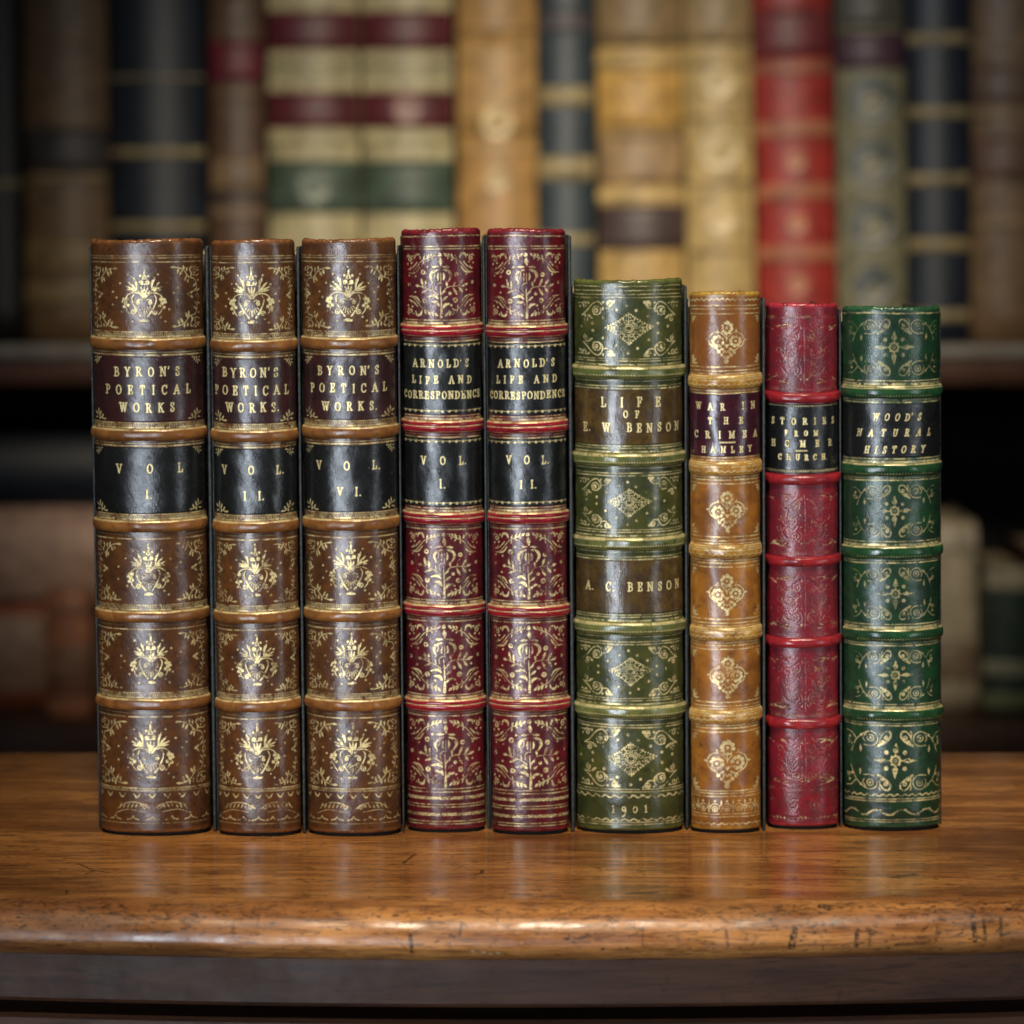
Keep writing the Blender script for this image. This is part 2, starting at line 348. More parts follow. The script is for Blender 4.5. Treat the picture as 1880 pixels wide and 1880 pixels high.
# ---------- gilt tooling drawn as real marks on the spine's own grid of points (mm)
class Canvas:
    def __init__(self, u, z):
        self.u, self.z = u, z
        self.hu, self.hz = u[1] - u[0], z[1] - z[0]
        self.M = np.zeros((len(z), len(u)), dtype=np.float32)
        self.gain = 1.0

    def _win(self, x0, x1, z0, z1):
        i0 = max(0, int((x0 - self.u[0]) / self.hu) - 1); i1 = min(len(self.u), int((x1 - self.u[0]) / self.hu) + 3)
        j0 = max(0, int((z0 - self.z[0]) / self.hz) - 1); j1 = min(len(self.z), int((z1 - self.z[0]) / self.hz) + 3)
        return i0, i1, j0, j1

    def seg(self, a, b, ra, rb, erase=False):
        r = max(ra, rb) + 0.1
        i0, i1, j0, j1 = self._win(min(a[0], b[0]) - r, max(a[0], b[0]) + r, min(a[1], b[1]) - r, max(a[1], b[1]) + r)
        if i1 <= i0 or j1 <= j0: return
        X = self.u[None, i0:i1] - a[0]; Y = self.z[j0:j1, None] - a[1]
        dx, dy = b[0] - a[0], b[1] - a[1]
        L = dx * dx + dy * dy
        t = np.clip((X * dx + Y * dy) / L, 0, 1) if L > 1e-9 else np.zeros(np.broadcast(X, Y).shape)
        d = np.hypot(X - t * dx, Y - t * dy) - (ra + (rb - ra) * t)
        cov = np.clip(0.5 - d / (self.hu * 1.1), 0, 1)
        W = self.M[j0:j1, i0:i1]
        if erase: W *= (1 - cov)   # gain above 1 = deep, well kept gold
        else: np.maximum(W, cov * self.gain, out=W)

    def line(self, pts, w, w1=None):
        n = len(pts) - 1
        w1 = w if w1 is None else w1
        for k in range(n):
            self.seg(pts[k], pts[k + 1], (w + (w1 - w) * k / n) / 2, (w + (w1 - w) * (k + 1) / n) / 2)

    def curve(self, pts, w, w1=None, taper=False, n=6):
        P = [pts[0]] + list(pts) + [pts[-1]]
        out = []
        for k in range(1, len(P) - 2):
            for q in range(n):
                t = q / n
                out.append(tuple(0.5 * ((2 * P[k][i]) + (-P[k - 1][i] + P[k + 1][i]) * t +
                                        (2 * P[k - 1][i] - 5 * P[k][i] + 4 * P[k + 1][i] - P[k + 2][i]) * t * t +
                                        (-P[k - 1][i] + 3 * P[k][i] - 3 * P[k + 1][i] + P[k + 2][i]) * t ** 3) for i in (0, 1)))
        out.append(tuple(pts[-1]))
        if taper:
            N = len(out) - 1
            for k in range(N):
                f0 = math.sin(math.pi * (0.12 + 0.80 * k / N)); f1 = math.sin(math.pi * (0.12 + 0.80 * (k + 1) / N))
                self.seg(out[k], out[k + 1], w * f0 / 2, w * f1 / 2)
        else:
            self.line(out, w, w1)

    def leaf(self, a, b, w):
        """drop from thin a to round b"""
        m = (a[0] + (b[0] - a[0]) * 0.62, a[1] + (b[1] - a[1]) * 0.62)
        self.seg(a, m, w * 0.10, w * 0.5)
        self.seg(m, b, w * 0.5, w * 0.22)

    def disc(self, c, r):
        self.seg(c, c, r, r)

    def hole(self, c, r):
        self.seg(c, c, r, r, True)

    def ring(self, c, r, w, ry=None, n=18, a0=0.0, a1=6.2832):
        ry = r if ry is None else ry
        self.line([(c[0] + r * math.cos(a0 + (a1 - a0) * k / n), c[1] + ry * math.sin(a0 + (a1 - a0) * k / n)) for k in range(n + 1)], w)

    def spiral(self, c, r, turns, w, a0=0.0, sgn=1, w1=None):
        n = int(14 * turns)
        self.line([(c[0] + r * (1 - 0.82 * k / n) * math.cos(a0 + sgn * 6.2832 * turns * k / n),
                    c[1] + r * (1 - 0.82 * k / n) * math.sin(a0 + sgn * 6.2832 * turns * k / n)) for k in range(n + 1)], w, w1)


class Sub:
    """draws with a frame: origin, scale (unit -> mm), mirror; y given downward like a traced sketch"""
    def __init__(self, cv, o, k, c=(0, 0), fx=1, fy=1):
        self.cv, self.o, self.k, self.c, self.fx, self.fy = cv, o, k, c, fx, fy

    rot = 0.0

    def p(self, q):
        x, y = self.fx * (q[0] - self.c[0]) * self.k, -self.fy * (q[1] - self.c[1]) * self.k
        return (self.o[0] + x - y * Sub.rot, self.o[1] + y + x * Sub.rot)

    def leaf(self, a, b, w): self.cv.leaf(self.p(a), self.p(b), w * self.k * .9)
    def disc(self, c, r): self.cv.disc(self.p(c), r * self.k)
    def hole(self, c, r): self.cv.hole(self.p(c), r * self.k)
    def ring(self, c, r, w, ry=None): self.cv.ring(self.p(c), r * self.k, w * self.k, None if ry is None else ry * self.k)
    def line(self, pts, w, w1=None): self.cv.line([self.p(q) for q in pts], w * self.k * .85, None if w1 is None else w1 * self.k * .85)
    def curve(self, pts, w, w1=None, taper=False): self.cv.curve([self.p(q) for q in pts], w * self.k * .85, None if w1 is None else w1 * self.k * .85, taper)
    def spiral(self, c, r, turns, w, a0=0.0, sgn=1):
        self.cv.spiral(self.p(c), r * self.k, turns, w * self.k, a0 if self.fx > 0 else math.pi - a0, sgn * self.fx * self.fy * -1)


# ---------- lettering: a small roman alphabet of thick and thin strokes with serifs
K, N_ = 0.155, 0.075
def _arc(cx, cy, rx, ry, a0, a1, n=9):
    return [(cx + rx * math.cos(R(a0 + (a1 - a0) * k / n)), cy + ry * math.sin(R(a0 + (a1 - a0) * k / n))) for k in range(n + 1)]
GL = {
 'A': (.80, [(N_, [(.10, 0), (.40, 1)]), (K, [(.40, 1), (.70, 0)]), (N_, [(.20, .36), (.58, .36)])], [(.10, 0), (.70, 0)]),
 'B': (.70, [(K, [(.17, 0), (.17, 1)]), (.10, [(.17, .97), (.36, .97)] + _arc(.36, .75, .20, .22, 90, -90) + [(.17, .53)]),
             (.11, [(.17, .53), (.38, .53)] + _arc(.38, .28, .24, .25, 90, -90) + [(.17, .03)])], [(.12, 0), (.12, 1)]),
 'C': (.76, [(K * .85, _arc(.42, .5, .32, .48, 75, 285, 14)), (N_, _arc(.42, .5, .32, .48, 75, 38, 4)), (N_, _arc(.42, .5, .32, .48, 285, 322, 4)), (N_, [(.68, .98), (.68, .68)])], []),
 'D': (.80, [(K, [(.17, 0), (.17, 1)]), (N_, [(.17, .97), (.36, .97)]), (N_, [(.17, .03), (.36, .03)]), (K * .85, _arc(.36, .5, .34, .47, 90, -90, 12))], [(.12, 0), (.12, 1)]),
 'E': (.66, [(K, [(.17, 0), (.17, 1)]), (N_, [(.17, .97), (.56, .97), (.57, .74)]), (N_, [(.17, .52), (.45, .52)]), (N_, [(.45, .64), (.45, .40)]), (N_, [(.17, .03), (.58, .03), (.60, .28)])], [(.12, 0), (.12, 1)]),
 'F': (.62, [(K, [(.17, 0), (.17, 1)]), (N_, [(.17, .97), (.55, .97), (.56, .72)]), (N_, [(.17, .50), (.43, .50)]), (N_, [(.43, .62), (.43, .38)])], [(.17, 0), (.12, 1)]),
 'H': (.84, [(K, [(.18, 0), (.18, 1)]), (K, [(.66, 0), (.66, 1)]), (N_, [(.18, .51), (.66, .51)])], [(.18, 0), (.18, 1), (.66, 0), (.66, 1)]),
 'I': (.40, [(K, [(.20, 0), (.20, 1)])], [(.20, 0), (.20, 1)]),
 'K': (.80, [(K, [(.17, 0), (.17, 1)]), (N_, [(.62, 1), (.20, .45)]), (K, [(.34, .60), (.66, 0)])], [(.17, 0), (.17, 1), (.62, 1), (.66, 0)]),
 'L': (.64, [(K, [(.18, 0), (.18, 1)]), (N_, [(.18, .03), (.58, .03), (.60, .30)])], [(.18, 1), (.14, 0)]),
 'M': (.98, [(N_, [(.16, 0), (.16, 1)]), (K, [(.16, 1), (.49, .06)]), (N_, [(.49, .06), (.80, 1)]), (K, [(.80, 1), (.80, 0)])], [(.16, 0), (.10, 1), (.86, 1), (.80, 0)]),
 'N': (.84, [(N_, [(.16, 0), (.16, 1)]), (K, [(.16, 1), (.68, .02)]), (N_, [(.68, 0), (.68, 1)])], [(.16, 0), (.10, 1), (.68, 1)]),
 'O': (.82, [(K * .85, _arc(.41, .5, .32, .48, 130, 230, 8)), (N_, _arc(.41, .5, .32, .48, 230, 310, 6)), (K * .85, _arc(.41, .5, .32, .48, -50, 50, 8)), (N_, _arc(.41, .5, .32, .48, 50, 130, 6))], []),
 'P': (.66, [(K, [(.17, 0), (.17, 1)]), (.105, [(.17, .97), (.36, .97)] + _arc(.36, .72, .22, .25, 90, -90) + [(.17, .47)])], [(.17, 0), (.12, 1)]),
 'R': (.78, [(K, [(.17, 0), (.17, 1)]), (.10, [(.17, .97), (.36, .97)] + _arc(.36, .74, .20, .23, 90, -90) + [(.17, .51)]), (K * .9, [(.38, .50), (.66, .02)])], [(.17, 0), (.12, 1), (.66, .02)]),
 'S': (.62, [(.10, _arc(.31, .75, .19, .23, 25, 200, 8)), (K * .8, [(.13, .67), (.28, .55), (.42, .43), (.50, .30)]), (.10, _arc(.31, .25, .20, .23, 15, -160, 8)), (N_, [(.49, .96), (.49, .72)]), (N_, [(.11, .04), (.11, .30)])], []),
 'T': (.74, [(K, [(.37, 0), (.37, 1)]), (N_, [(.08, .72), (.10, .97), (.64, .97), (.66, .72)])], [(.37, 0)]),
 'U': (.82, [(K, [(.17, 1), (.17, .32)]), (.10, _arc(.40, .30, .23, .28, 180, 360, 10)), (N_, [(.63, .3), (.63, 1)])], [(.17, 1), (.63, 1)]),
 'V': (.80, [(K, [(.12, 1), (.41, .03)]), (N_, [(.41, .03), (.68, 1)])], [(.12, 1), (.68, 1)]),
 'W': (1.08, [(K, [(.12, 1), (.36, .03)]), (N_, [(.36, .03), (.54, .95)]), (K, [(.54, .95), (.76, .03)]), (N_, [(.76, .03), (.96, 1)])], [(.12, 1), (.96, 1), (.54, .98)]),
 'Y': (.78, [(K, [(.12, 1), (.40, .48), (.40, 0)]), (N_, [(.40, .48), (.66, 1)])], [(.12, 1), (.66, 1), (.40, 0)]),
 "'": (.26, [(.11, [(.14, 1.02), (.10, .76)])], []),
 '.': (.28, [(.17, [(.12, .06), (.13, .06)])], []),
 ' ': (.42, [], []),
 '1': (.44, [(.11, [(.22, 0), (.22, .78)]), (N_, [(.22, .78), (.10, .66)])], [(.22, 0)]),
 '9': (.62, [(.11, _arc(.31, .44, .20, .23, 0, 360, 14)), (.14, [(.51, .46), (.53, .18), (.47, -.12), (.34, -.32), (.16, -.38)])], []),
 '0': (.66, [(.10, _arc(.33, .35, .24, .32, 0, 360, 14))], []),
}


def write_line(cv, text, x0, x1, zc, h, to_u, rng, slant=0.0, bold=1.0):
    """letters spaced evenly so that the line spans x0..x1 (mm as seen from the front)"""
    if text == '-':
        cv.line([(to_u(x0), zc), (to_u(x1), zc)], 0.42)
        return
    u0, u1 = to_u(x0), to_u(x1)
    h *= 0.79
    wd = 0.84
    adv = [GL[c][0] * h * wd for c in text]
    tight = sum(adv) + 0.16 * h * len([c for c in text[1:] if c in ".'"])
    sq = min(1.0, (u1 - u0) / tight)          # condensed where the line is crowded
    gaps = max(1, len([c for c in text[1:] if c not in ".'"]))
    sp = ((u1 - u0) - tight * sq) / gaps
    nxt = list(text[1:]) + ['']
    cv.gain = 2.6
    x = u0
    for c, a, nx in zip(text, adv, nxt):
        jz, jr = rng.normal(0, 0.025 * h), rng.normal(0, 0.012)
        def P(q):
            return (x + (q[0] * h * wd) * sq + (q[1] - 0.5) * h * (slant + jr), zc + (q[1] - 0.5) * h + jz)
        for w, pts in GL[c][1]:
            cv.line([P(q) for q in pts], max(0.20, w * h * bold * .72 * (0.6 + 0.4 * sq)))
        for s in GL[c][2]:
            e = 0.13
            yy = min(max(s[1], 0.03), 0.97)
            cv.line([P((s[0] - e, yy)), P((s[0] + e, yy))], max(0.16, 0.055 * h * bold))
        x += a * sq + (sp if nx and nx not in ".'" else 0.16 * h if nx else 0.0)
    cv.gain = 1.0


# ---------- the ornaments of each binding
def both(f):
    f(1); f(-1)


def brown_bouquet(cv, c, k, rng):
    for fx in (1, -1):
        s = Sub(cv, c, k, (820, 660), fx=-fx)
        # traced on the left half, mirrored for the right
        s.line([(815, 268), (783, 350)], 12); s.leaf((815, 190), (815, 265), 26)
        s.disc((757, 298), 20)
        s.disc((770, 405), 34); s.line([(750, 432), (820, 436)], 16)
        s.leaf((812, 625), (768, 478), 40)
        s.leaf((712, 540), (535, 470), 36); s.leaf((708, 530), (578, 402), 38); s.leaf((705, 528), (686, 360), 38)
        s.leaf((690, 440), (652, 326), 30); s.disc((655, 500), 26); s.leaf((700, 545), (552, 520), 32)
        s.curve([(805, 650), (775, 590), (715, 540)], 20, 14)
        s.curve([(800, 650), (740, 585), (640, 570), (560, 605), (515, 665)], 20, 15)
        for q in ((500, 688, 34), (545, 672, 30), (522, 735, 32), (497, 798, 25), (566, 780, 26), (470, 720, 18)):
            s.disc(q[:2], q[2])
        s.hole((520, 700), 11)
        s.curve([(530, 815), (548, 870), (592, 918)], 20, 10)
        s.curve([(655, 600), (628, 650), (632, 715), (668, 800), (712, 880), (765, 950)], 12, 30)
        s.spiral((718, 728), 36, 1.3, 13, 2.0, 1); s.curve([(790, 690), (750, 672), (715, 690)], 14, 10)
        s.line([(770, 800), (740, 860)], 10); s.line([(790, 820), (775, 900)], 10); s.line([(740, 790), (700, 830)], 9); s.line([(812, 830), (810, 930)], 9)
        s.ring((648, 880), 34, 14); s.disc((648, 880), 12)
        s.line([(760, 1022), (820, 1026)], 34); s.line([(790, 1000), (820, 1000)], 16)
    s = Sub(cv, c, k, (820, 660))
    s.leaf((820, 640), (820, 470), 36)
    s.ring((820, 330), 22, 9)


def brown_panel(cv, z0, z1, uw, rng, to_u, half, gain=1.0):
    """z0 bottom, z1 top, half = half width as seen"""
    Sub.rot = rng.normal(0, .014)
    zc, ph = (z0 + z1) / 2, z1 - z0
    k = ph / 1180.0
    cv.gain = gain
    cv.gain = 1.35
    brown_bouquet(cv, (rng.normal(0, .15), zc - 0.2), k * 1.1, rng)
    cv.gain = gain
    sq = min(1.0, half / 15.8)
    for x, y in ((540, 230), (1060, 230), (400, 385), (1225, 390), (1400, 470), (265, 540), (260, 770), (425, 890), (1250, 850),
                 (1395, 690), (610, 1060), (1100, 990), (815, 105), (330, 640), (1330, 560), (1180, 1080 - 20)):
        p = (to_u((x - 820) * k * sq * 1.02), zc - (y - 640) * k)
        cv.disc(p, 0.30)
        if rng.random() < .5: cv.hole((p[0] + .05, p[1] + .05), 0.12)
    for fx in (1, -1):
        for fy in (1, -1):
            o = (fx * uw * 0.985, z0 + 0.3 if fy > 0 else z1 - 0.3)
            s = Sub(cv, o, k * (1.0 if half > 14 else .82), (1800, 1130), fx=fx, fy=fy)
            s.curve([(1225, 1095), (1400, 1045), (1520, 915), (1640, 880)], 24, 12)
            for a, b, w in (((1290, 1085), (1185, 1082), 46), ((1330, 1070), (1300, 985), 44), ((1420, 1030), (1412, 1108), 44),
                            ((1400, 1045), (1345, 950), 46), ((1480, 1010), (1478, 1085), 40), ((1490, 950), (1440, 850), 44),
                            ((1510, 930), (1500, 820), 40), ((1560, 900), (1590, 990), 36)):
                s.leaf(a, b, w)
            s.curve([(1535, 1060), (1590, 960), (1700, 935), (1760, 960)], 18, 10)
            s.curve([(1600, 1100), (1680, 1030), (1770, 1040)], 18, 10)
            s.curve([(1640, 880), (1690, 800), (1700, 660), (1760, 560)], 16, 8)
            for a, b, w in (((1690, 800), (1620, 740), 34), ((1700, 720), (1640, 650), 30), ((1700, 660), (1770, 690), 30), ((1720, 620), (1680, 560), 26)):
                s.leaf(a, b, w)
            for q in ((1650, 990), (1720, 1070), (1560, 1080), (1740, 850), (1660, 1100)):
                s.disc(q, 18)
    for fx in (1, -1):
        p = (to_u(fx * 13.2 * sq), zc + 0.8)
        cv.disc(p, .45); cv.leaf((p[0] + fx * 1.6, p[1] + .9), (p[0] + fx * .4, p[1] + .3), .7)
        cv.leaf((p[0] + fx * 1.6, p[1] - 1.1), (p[0] + fx * .5, p[1] - .4), .7)
    cv.gain = 1.0


def label_corners(cv, z0, z1, uw, k=0.012, rows=(1, -1)):
    for fx in (1, -1):
        for fy in rows:
            big = 1.0 if fy > 0 else 0.72
            s = Sub(cv, (fx * uw * 0.97, z0 if fy > 0 else z1), k * big, (1800, 1130), fx=fx, fy=fy)
            s.curve([(1380, 1105), (1520, 1060), (1620, 960)], 26, 14)
            for a, b, w in (((1440, 1100), (1350, 1090), 50), ((1480, 1075), (1440, 985), 50), ((1540, 1050), (1560, 1115), 44),
                            ((1560, 1020), (1520, 910), 50), ((1620, 970), (1600, 850), 46), ((1640, 990), (1740, 930), 46), ((1620, 1060), (1720, 1080), 40)):
                s.leaf(a, b, w)


def red_panel(cv, z0, z1, uw, rng, to_u, gain=1.0):
    Sub.rot = rng.normal(0, .014)
    zc = (z0 + z1) / 2
    k = (z1 - z0) / 1345.0
    cv.gain = gain
    s = Sub(cv, (rng.normal(0, .12), zc), k, (787, 985))
    s.line([(783, 1625), (790, 1430)], 62, 46); s.curve([(790, 1440), (782, 1200), (770, 1020)], 30, 14)
    for pts, w in (([(725, 1262), (650, 1205), (520, 1232)], 62), ([(742, 1405), (690, 1335), (596, 1325)], 72),
                   ([(828, 1445), (865, 1385), (955, 1368)], 66)):
        s.curve(pts, w, taper=True)
    for a, b, w in (((812, 1302), (905, 1225), 52), ((795, 1172), (870, 1105), 44), ((500, 1085), (490, 915), 56), ((440, 1055), (398, 870), 56),
                    ((360, 1012), (285, 1000), 60), ((550, 1088), (412, 1138), 52), ((1040, 1022), (1098, 885), 58), ((1145, 1022), (1220, 905), 52),
                    ((1215, 1030), (1325, 990), 62), ((1030, 1050), (1108, 1190), 56), ((1150, 1045), (1218, 1140), 54), ((912, 1030), (898, 940), 48),
                    ((760, 630), (625, 632), 62), ((830, 630), (955, 645), 58), ((625, 1110), (612, 1010), 26)):
        s.leaf(a, b, w)
    s.curve([(720, 1185), (600, 1100), (470, 1045), (350, 1010)], 20, 15)
    s.curve([(795, 1185), (900, 1050), (1050, 1022), (1225, 1030)], 18, 14)
    s.curve([(745, 690), (630, 735), (590, 830), (632, 945)], 66, taper=True)
    s.curve([(850, 690), (960, 735), (990, 830), (930, 935)], 66, taper=True)
    s.curve([(660, 720), (672, 800), (650, 860)], 18, 10)
    s.curve([(742, 755), (728, 830), (735, 905)], 44, taper=True); s.curve([(842, 755), (852, 830), (838, 895)], 44, taper=True)
    s.line([(790, 760), (790, 930)], 12); s.curve([(690, 1090), (690, 1000), (760, 950), (800, 960)], 14)
    s.leaf((800, 610), (782, 470), 84); s.disc((775, 395), 38); s.leaf((775, 400), (790, 352), 30)
    for x, y, r, h in ((538, 635, 22, 0), (440, 735, 48, 20), (1110, 790, 44, 14), (1300, 790, 22, 0), (285, 815, 20, 0), (158, 800, 15, 0), (270, 1130, 19, 0),
                       (460, 1300, 50, 14), (1072, 1300, 50, 14), (970, 1165, 32, 0), (612, 1415, 26, 0), (990, 1398, 22, 0), (1295, 1110, 20, 0),
                       (150, 985, 34, 14), (1420, 960, 30, 12), (610, 1000 - 40, 12, 0)):
        q = s.p((x, y)); q = (to_u(q[0] * .99), q[1])
        cv.disc(q, r * k)
        if h: cv.hole(q, h * k)
    for fx in (1, -1):
        for fy in (1, -1):
            t = Sub(cv, (0, zc), k, (787, 985), fx=fx, fy=fy)
            t2 = lambda q: (to_u((q[0] - 787) * k) / k + 787, q[1])
            t.curve([t2(q) for q in ((895, 1640 - 85), (1010, 1520), (1160, 1450), (1260, 1330), (1340, 1240), (1420, 1215))], 18, 12)
            for a, b, w in (((930, 1540), (868, 1600), 52), ((985, 1530), (945, 1598), 44), ((1050, 1490), (1010, 1585), 46), ((1120, 1470), (1095, 1560), 42),
                            ((960, 1535), (935, 1495), 30), ((1040, 1500), (1005, 1455), 30), ((1110, 1470), (1120, 1400), 26)):
                t.leaf(t2(a), t2(b), w)
            t.curve([t2(q) for q in ((1175, 1500), (1205, 1580), (1275, 1580), (1300, 1510))], 52, taper=True)
            t.curve([t2(q) for q in ((1200, 1340), (1270, 1240), (1380, 1205))], 36, taper=True)
            t.curve([t2(q) for q in ((1250, 1430), (1330, 1330), (1430, 1290))], 22, 12)
            t.spiral(t2((1400, 1500)), 62, 1.3, 18, 1.0, 1)
            for q in ((1330, 1560), (1440, 1400), (1360, 1420)):
                t.disc(t2(q), 20)
            for a, b in (((1290, 1390), (1330, 1330)), ((1370, 1350), (1400, 1280)), ((1420, 1600), (1460, 1530))):
                t.leaf(t2(a), t2(b), 26)
    cv.gain = 1.0


def green_panel(cv, z0, z1, uw, rng, to_u, gain=1.0):
    Sub.rot = rng.normal(0, .014)
    zc = (z0 + z1) / 2
    k = (z1 - z0) / 985.0
    cv.gain = gain
    s = Sub(cv, (rng.normal(0, .12) - .2, zc), k, (1000, 830))
    s.ring((1000, 825), 88, 17, 70); s.ring((1000, 825), 58, 15, 42)
    tips = [(610, 812), (1000, 570), (1420, 800), (1000, 1100)]
    for q in range(4):
        a, b = tips[q], tips[(q + 1) % 4]
        mx, my = ((a[0] + b[0]) / 2 * .86 + 1000 * .14, (a[1] + b[1]) / 2 * .86 + 830 * .14)
        for i in range(11):
            t = i / 10
            x = (1 - t) ** 2 * a[0] + 2 * t * (1 - t) * mx + t * t * b[0]
            y = (1 - t) ** 2 * a[1] + 2 * t * (1 - t) * my + t * t * b[1]
            s.disc((x, y), 20 if i % 2 else 15)
            x2, y2 = 1000 + (x - 1000) * .84, 830 + (y - 830) * .82
            if i % 2: s.disc((x2, y2), 12)
    s.line([(640, 814), (912, 824)], 11); s.line([(1090, 822), (1390, 803)], 11)
    s.line([(1000, 600), (1000, 755)], 14); s.line([(1000, 895), (1000, 1080)], 14)
    for sx in (-1, 1):
        for x, y, r in ((48, 115, 26), (48, -118, 26), (128, 58, 22), (128, -58, 22), (200, 30, 16), (200, -34, 16), (250, 22, 14), (250, -22, 14), (90, 90, 13), (90, -90, 13)):
            s.ring((1000 + sx * x, 830 + y), r, 11)
    s.disc((1000, 1085), 28); s.disc((1000, 590), 20)
    for x, y in ((790, 510), (1130, 520), (575, 635), (1330, 625), (390, 740), (1505, 740), (390, 870), (1505, 910), (565, 990), (1350, 1025), (765, 1118), (1150, 1165), (965, 432), (985, 1245), (200, 800), (1680, 800)):
        q = s.p((x, y)); q = (to_u(q[0]), q[1])
        cv.disc(q, 24 * k)
        if rng.random() < .3: cv.hole((q[0] + .1, q[1] + .12), .22)
    for fx in (1, -1):
        for fy in (1, -1):
            o = (fx * uw * 0.97, z0 + .35 if fy > 0 else z1 - .35)
            # sketch of the bottom right corner, y down, origin (1800,1300)
            t = Sub(cv, o, k * 1.2, (1840, 1300), fx=fx, fy=fy)
            t.curve([(1730, 1095), (1640, 1150), (1540, 1255), (1450, 1290), (1390, 1240), (1375, 1170), (1420, 1120)], 16, 26)
            t.ring((1470, 1165), 62, 15); t.disc((1480, 1165), 36); t.hole((1492, 1155), 12)
            t.curve([(1520, 1110), (1440, 1105), (1385, 1160), (1380, 1215)], 18)
            t.curve([(1385, 1200), (1300, 1195), (1240, 1250), (1225, 1290)], 24, 14); t.disc((1275, 1262), 46); t.hole((1290, 1250), 12); t.disc((1225, 1285), 22); t.disc((1372, 1278), 17)
            t.curve([(1730, 1095), (1650, 1100), (1590, 1090), (1545, 1060)], 16, 20); t.leaf((1610, 1095), (1540, 1050), 40)
            t.spiral((1650, 1040), 44, 1.3, 15, 1.2, 1)
            t.spiral((1680, 1240), 50, 1.2, 14, 0.4, 1); t.disc((1760, 1220), 16); t.disc((1600, 1270), 16)
            t.line([(1620, 1280), (1800, 1270)], 12)
    cv.gain = 1.0


def tan_panel(cv, z0, z1, uw, rng, gain=1.0):
    Sub.rot = rng.normal(0, .014)
    zc = (z0 + z1) / 2
    k = (z1 - z0) / 1030.0
    cv.gain = gain
    s = Sub(cv, (rng.normal(0, .1) + .15, zc), k, (768, 1000))
    def flower(c, r):
        for i in range(8):
            a = i * math.pi / 4 + .2
            s.disc((c[0] + r * .78 * math.cos(a), c[1] + r * .78 * math.sin(a)), r * .33)
        s.ring(c, r * .66, r * .28)
        s.hole(c, r * .46); s.disc(c, r * .24)
        for i in range(8):
            a = i * math.pi / 4 + .6
            s.hole((c[0] + r * .5 * math.cos(a), c[1] + r * .5 * math.sin(a)), r * .11)
    flower((765, 748), 128); flower((580, 1030), 122); flower((953, 1012), 122)
    s.leaf((765, 690), (765, 600), 44); s.line([(765, 870), (768, 1020)], 22, 16)
    for fx in (1, -1):
        t = Sub(cv, s.o, k, (768, 1000), fx=fx)
        t.curve([(770, 975), (860, 870), (960, 828), (1070, 875), (1128, 985), (1090, 1100), (990, 1165), (925, 1215)], 20, 30)
        t.leaf((960, 850), (962, 775), 40); t.leaf((1110, 985), (1190, 980), 46)
        t.leaf((930, 1215), (828, 1165), 50); t.disc((930, 1238), 38); t.disc((865, 1300), 32); t.disc((806, 1340), 30); t.disc((830, 1270 - 20), 16)
        t.curve([(770, 1260), (810, 1210), (850, 1220)], 14)
    s.line([(720, 1085), (768, 1150), (816, 1085), (720, 1085)], 18); s.disc((768, 1105), 26); s.disc((768, 1425), 48); s.disc((768, 1365), 34)
    for fx in (1, -1):
        for fy in (1, -1):
            o = (fx * uw * .985, z0 + .25 if fy > 0 else z1 - .25)
            t = Sub(cv, o, k * (1.25 if fy > 0 else .95), (0, 0), fx=fx, fy=fy)
            t.leaf((-20, -20), (-140, -22), 44); t.leaf((-30, -40), (-60, -150), 44); t.leaf((-30, -40), (-110, -90), 40); t.ring((-55, -60), 30, 14); t.disc((-20, -120), 18)
    cv.gain = 1.0


def crimson_panel(cv, z0, z1, uw, rng, gain=0.3):
    """nearly worn away: the tooling is left as impressions with traces of gold"""
    zc = (z0 + z1) / 2
    h = z1 - z0
    cv.gain = gain
    cv.curve([(0, z0 + 1), (.3, zc), (0, z1 - 1)], .25)
    for fx in (1, -1):
        for q in range(3):
            cv.spiral((fx * (2.6 + 1.4 * (q % 2)), z0 + h * (.24 + .25 * q)), 1.9 - .2 * q, 1.6, .28, 1.0 + q, fx)
            cv.leaf((fx * 4.6, z0 + h * (.16 + .25 * q)), (fx * 6.6, z0 + h * (.28 + .22 * q)), .8)
        cv.curve([(fx * 1.0, z0 + 2), (fx * 4.5, z0 + h * .3), (fx * 5.5, zc), (fx * 4.5, z0 + h * .72), (fx * 1, z1 - 2)], .3)
        for q in range(5):
            zz = z0 + h * (.14 + .18 * q)
            cv.curve([(fx * 6.8, zz), (fx * 5.2, zz + 1.4), (fx * 3.4, zz + .4), (fx * 2.2, zz + 1.6)], .28)
            cv.ring((fx * 7.6, zz + 1.0), .8, .25)
        for q in range(4):
            cv.disc((fx * (.9 + .2 * q), z0 + h * (.2 + .2 * q)), .26)
    cv.gain = gain * 2.6
    for fx in (1, -1):
        for zz, sg in ((z0 + 1.4, 1), (z1 - 1.6, -1)):
            cv.curve([(fx * uw * .95, zz), (fx * uw * .7, zz + sg * .7), (fx * uw * .48, zz + sg * .1), (fx * uw * .3, zz - sg * .4)], .62, taper=True)
            cv.leaf((fx * uw * .8, zz + sg * .5), (fx * uw * .62, zz + sg * 1.7), .7)
            cv.leaf((fx * uw * .5, zz + sg * .3), (fx * uw * .36, zz + sg * 1.0), .6)
            cv.disc((fx * 1.0, zz + sg * .9), .32)
    cv.gain = 1.0


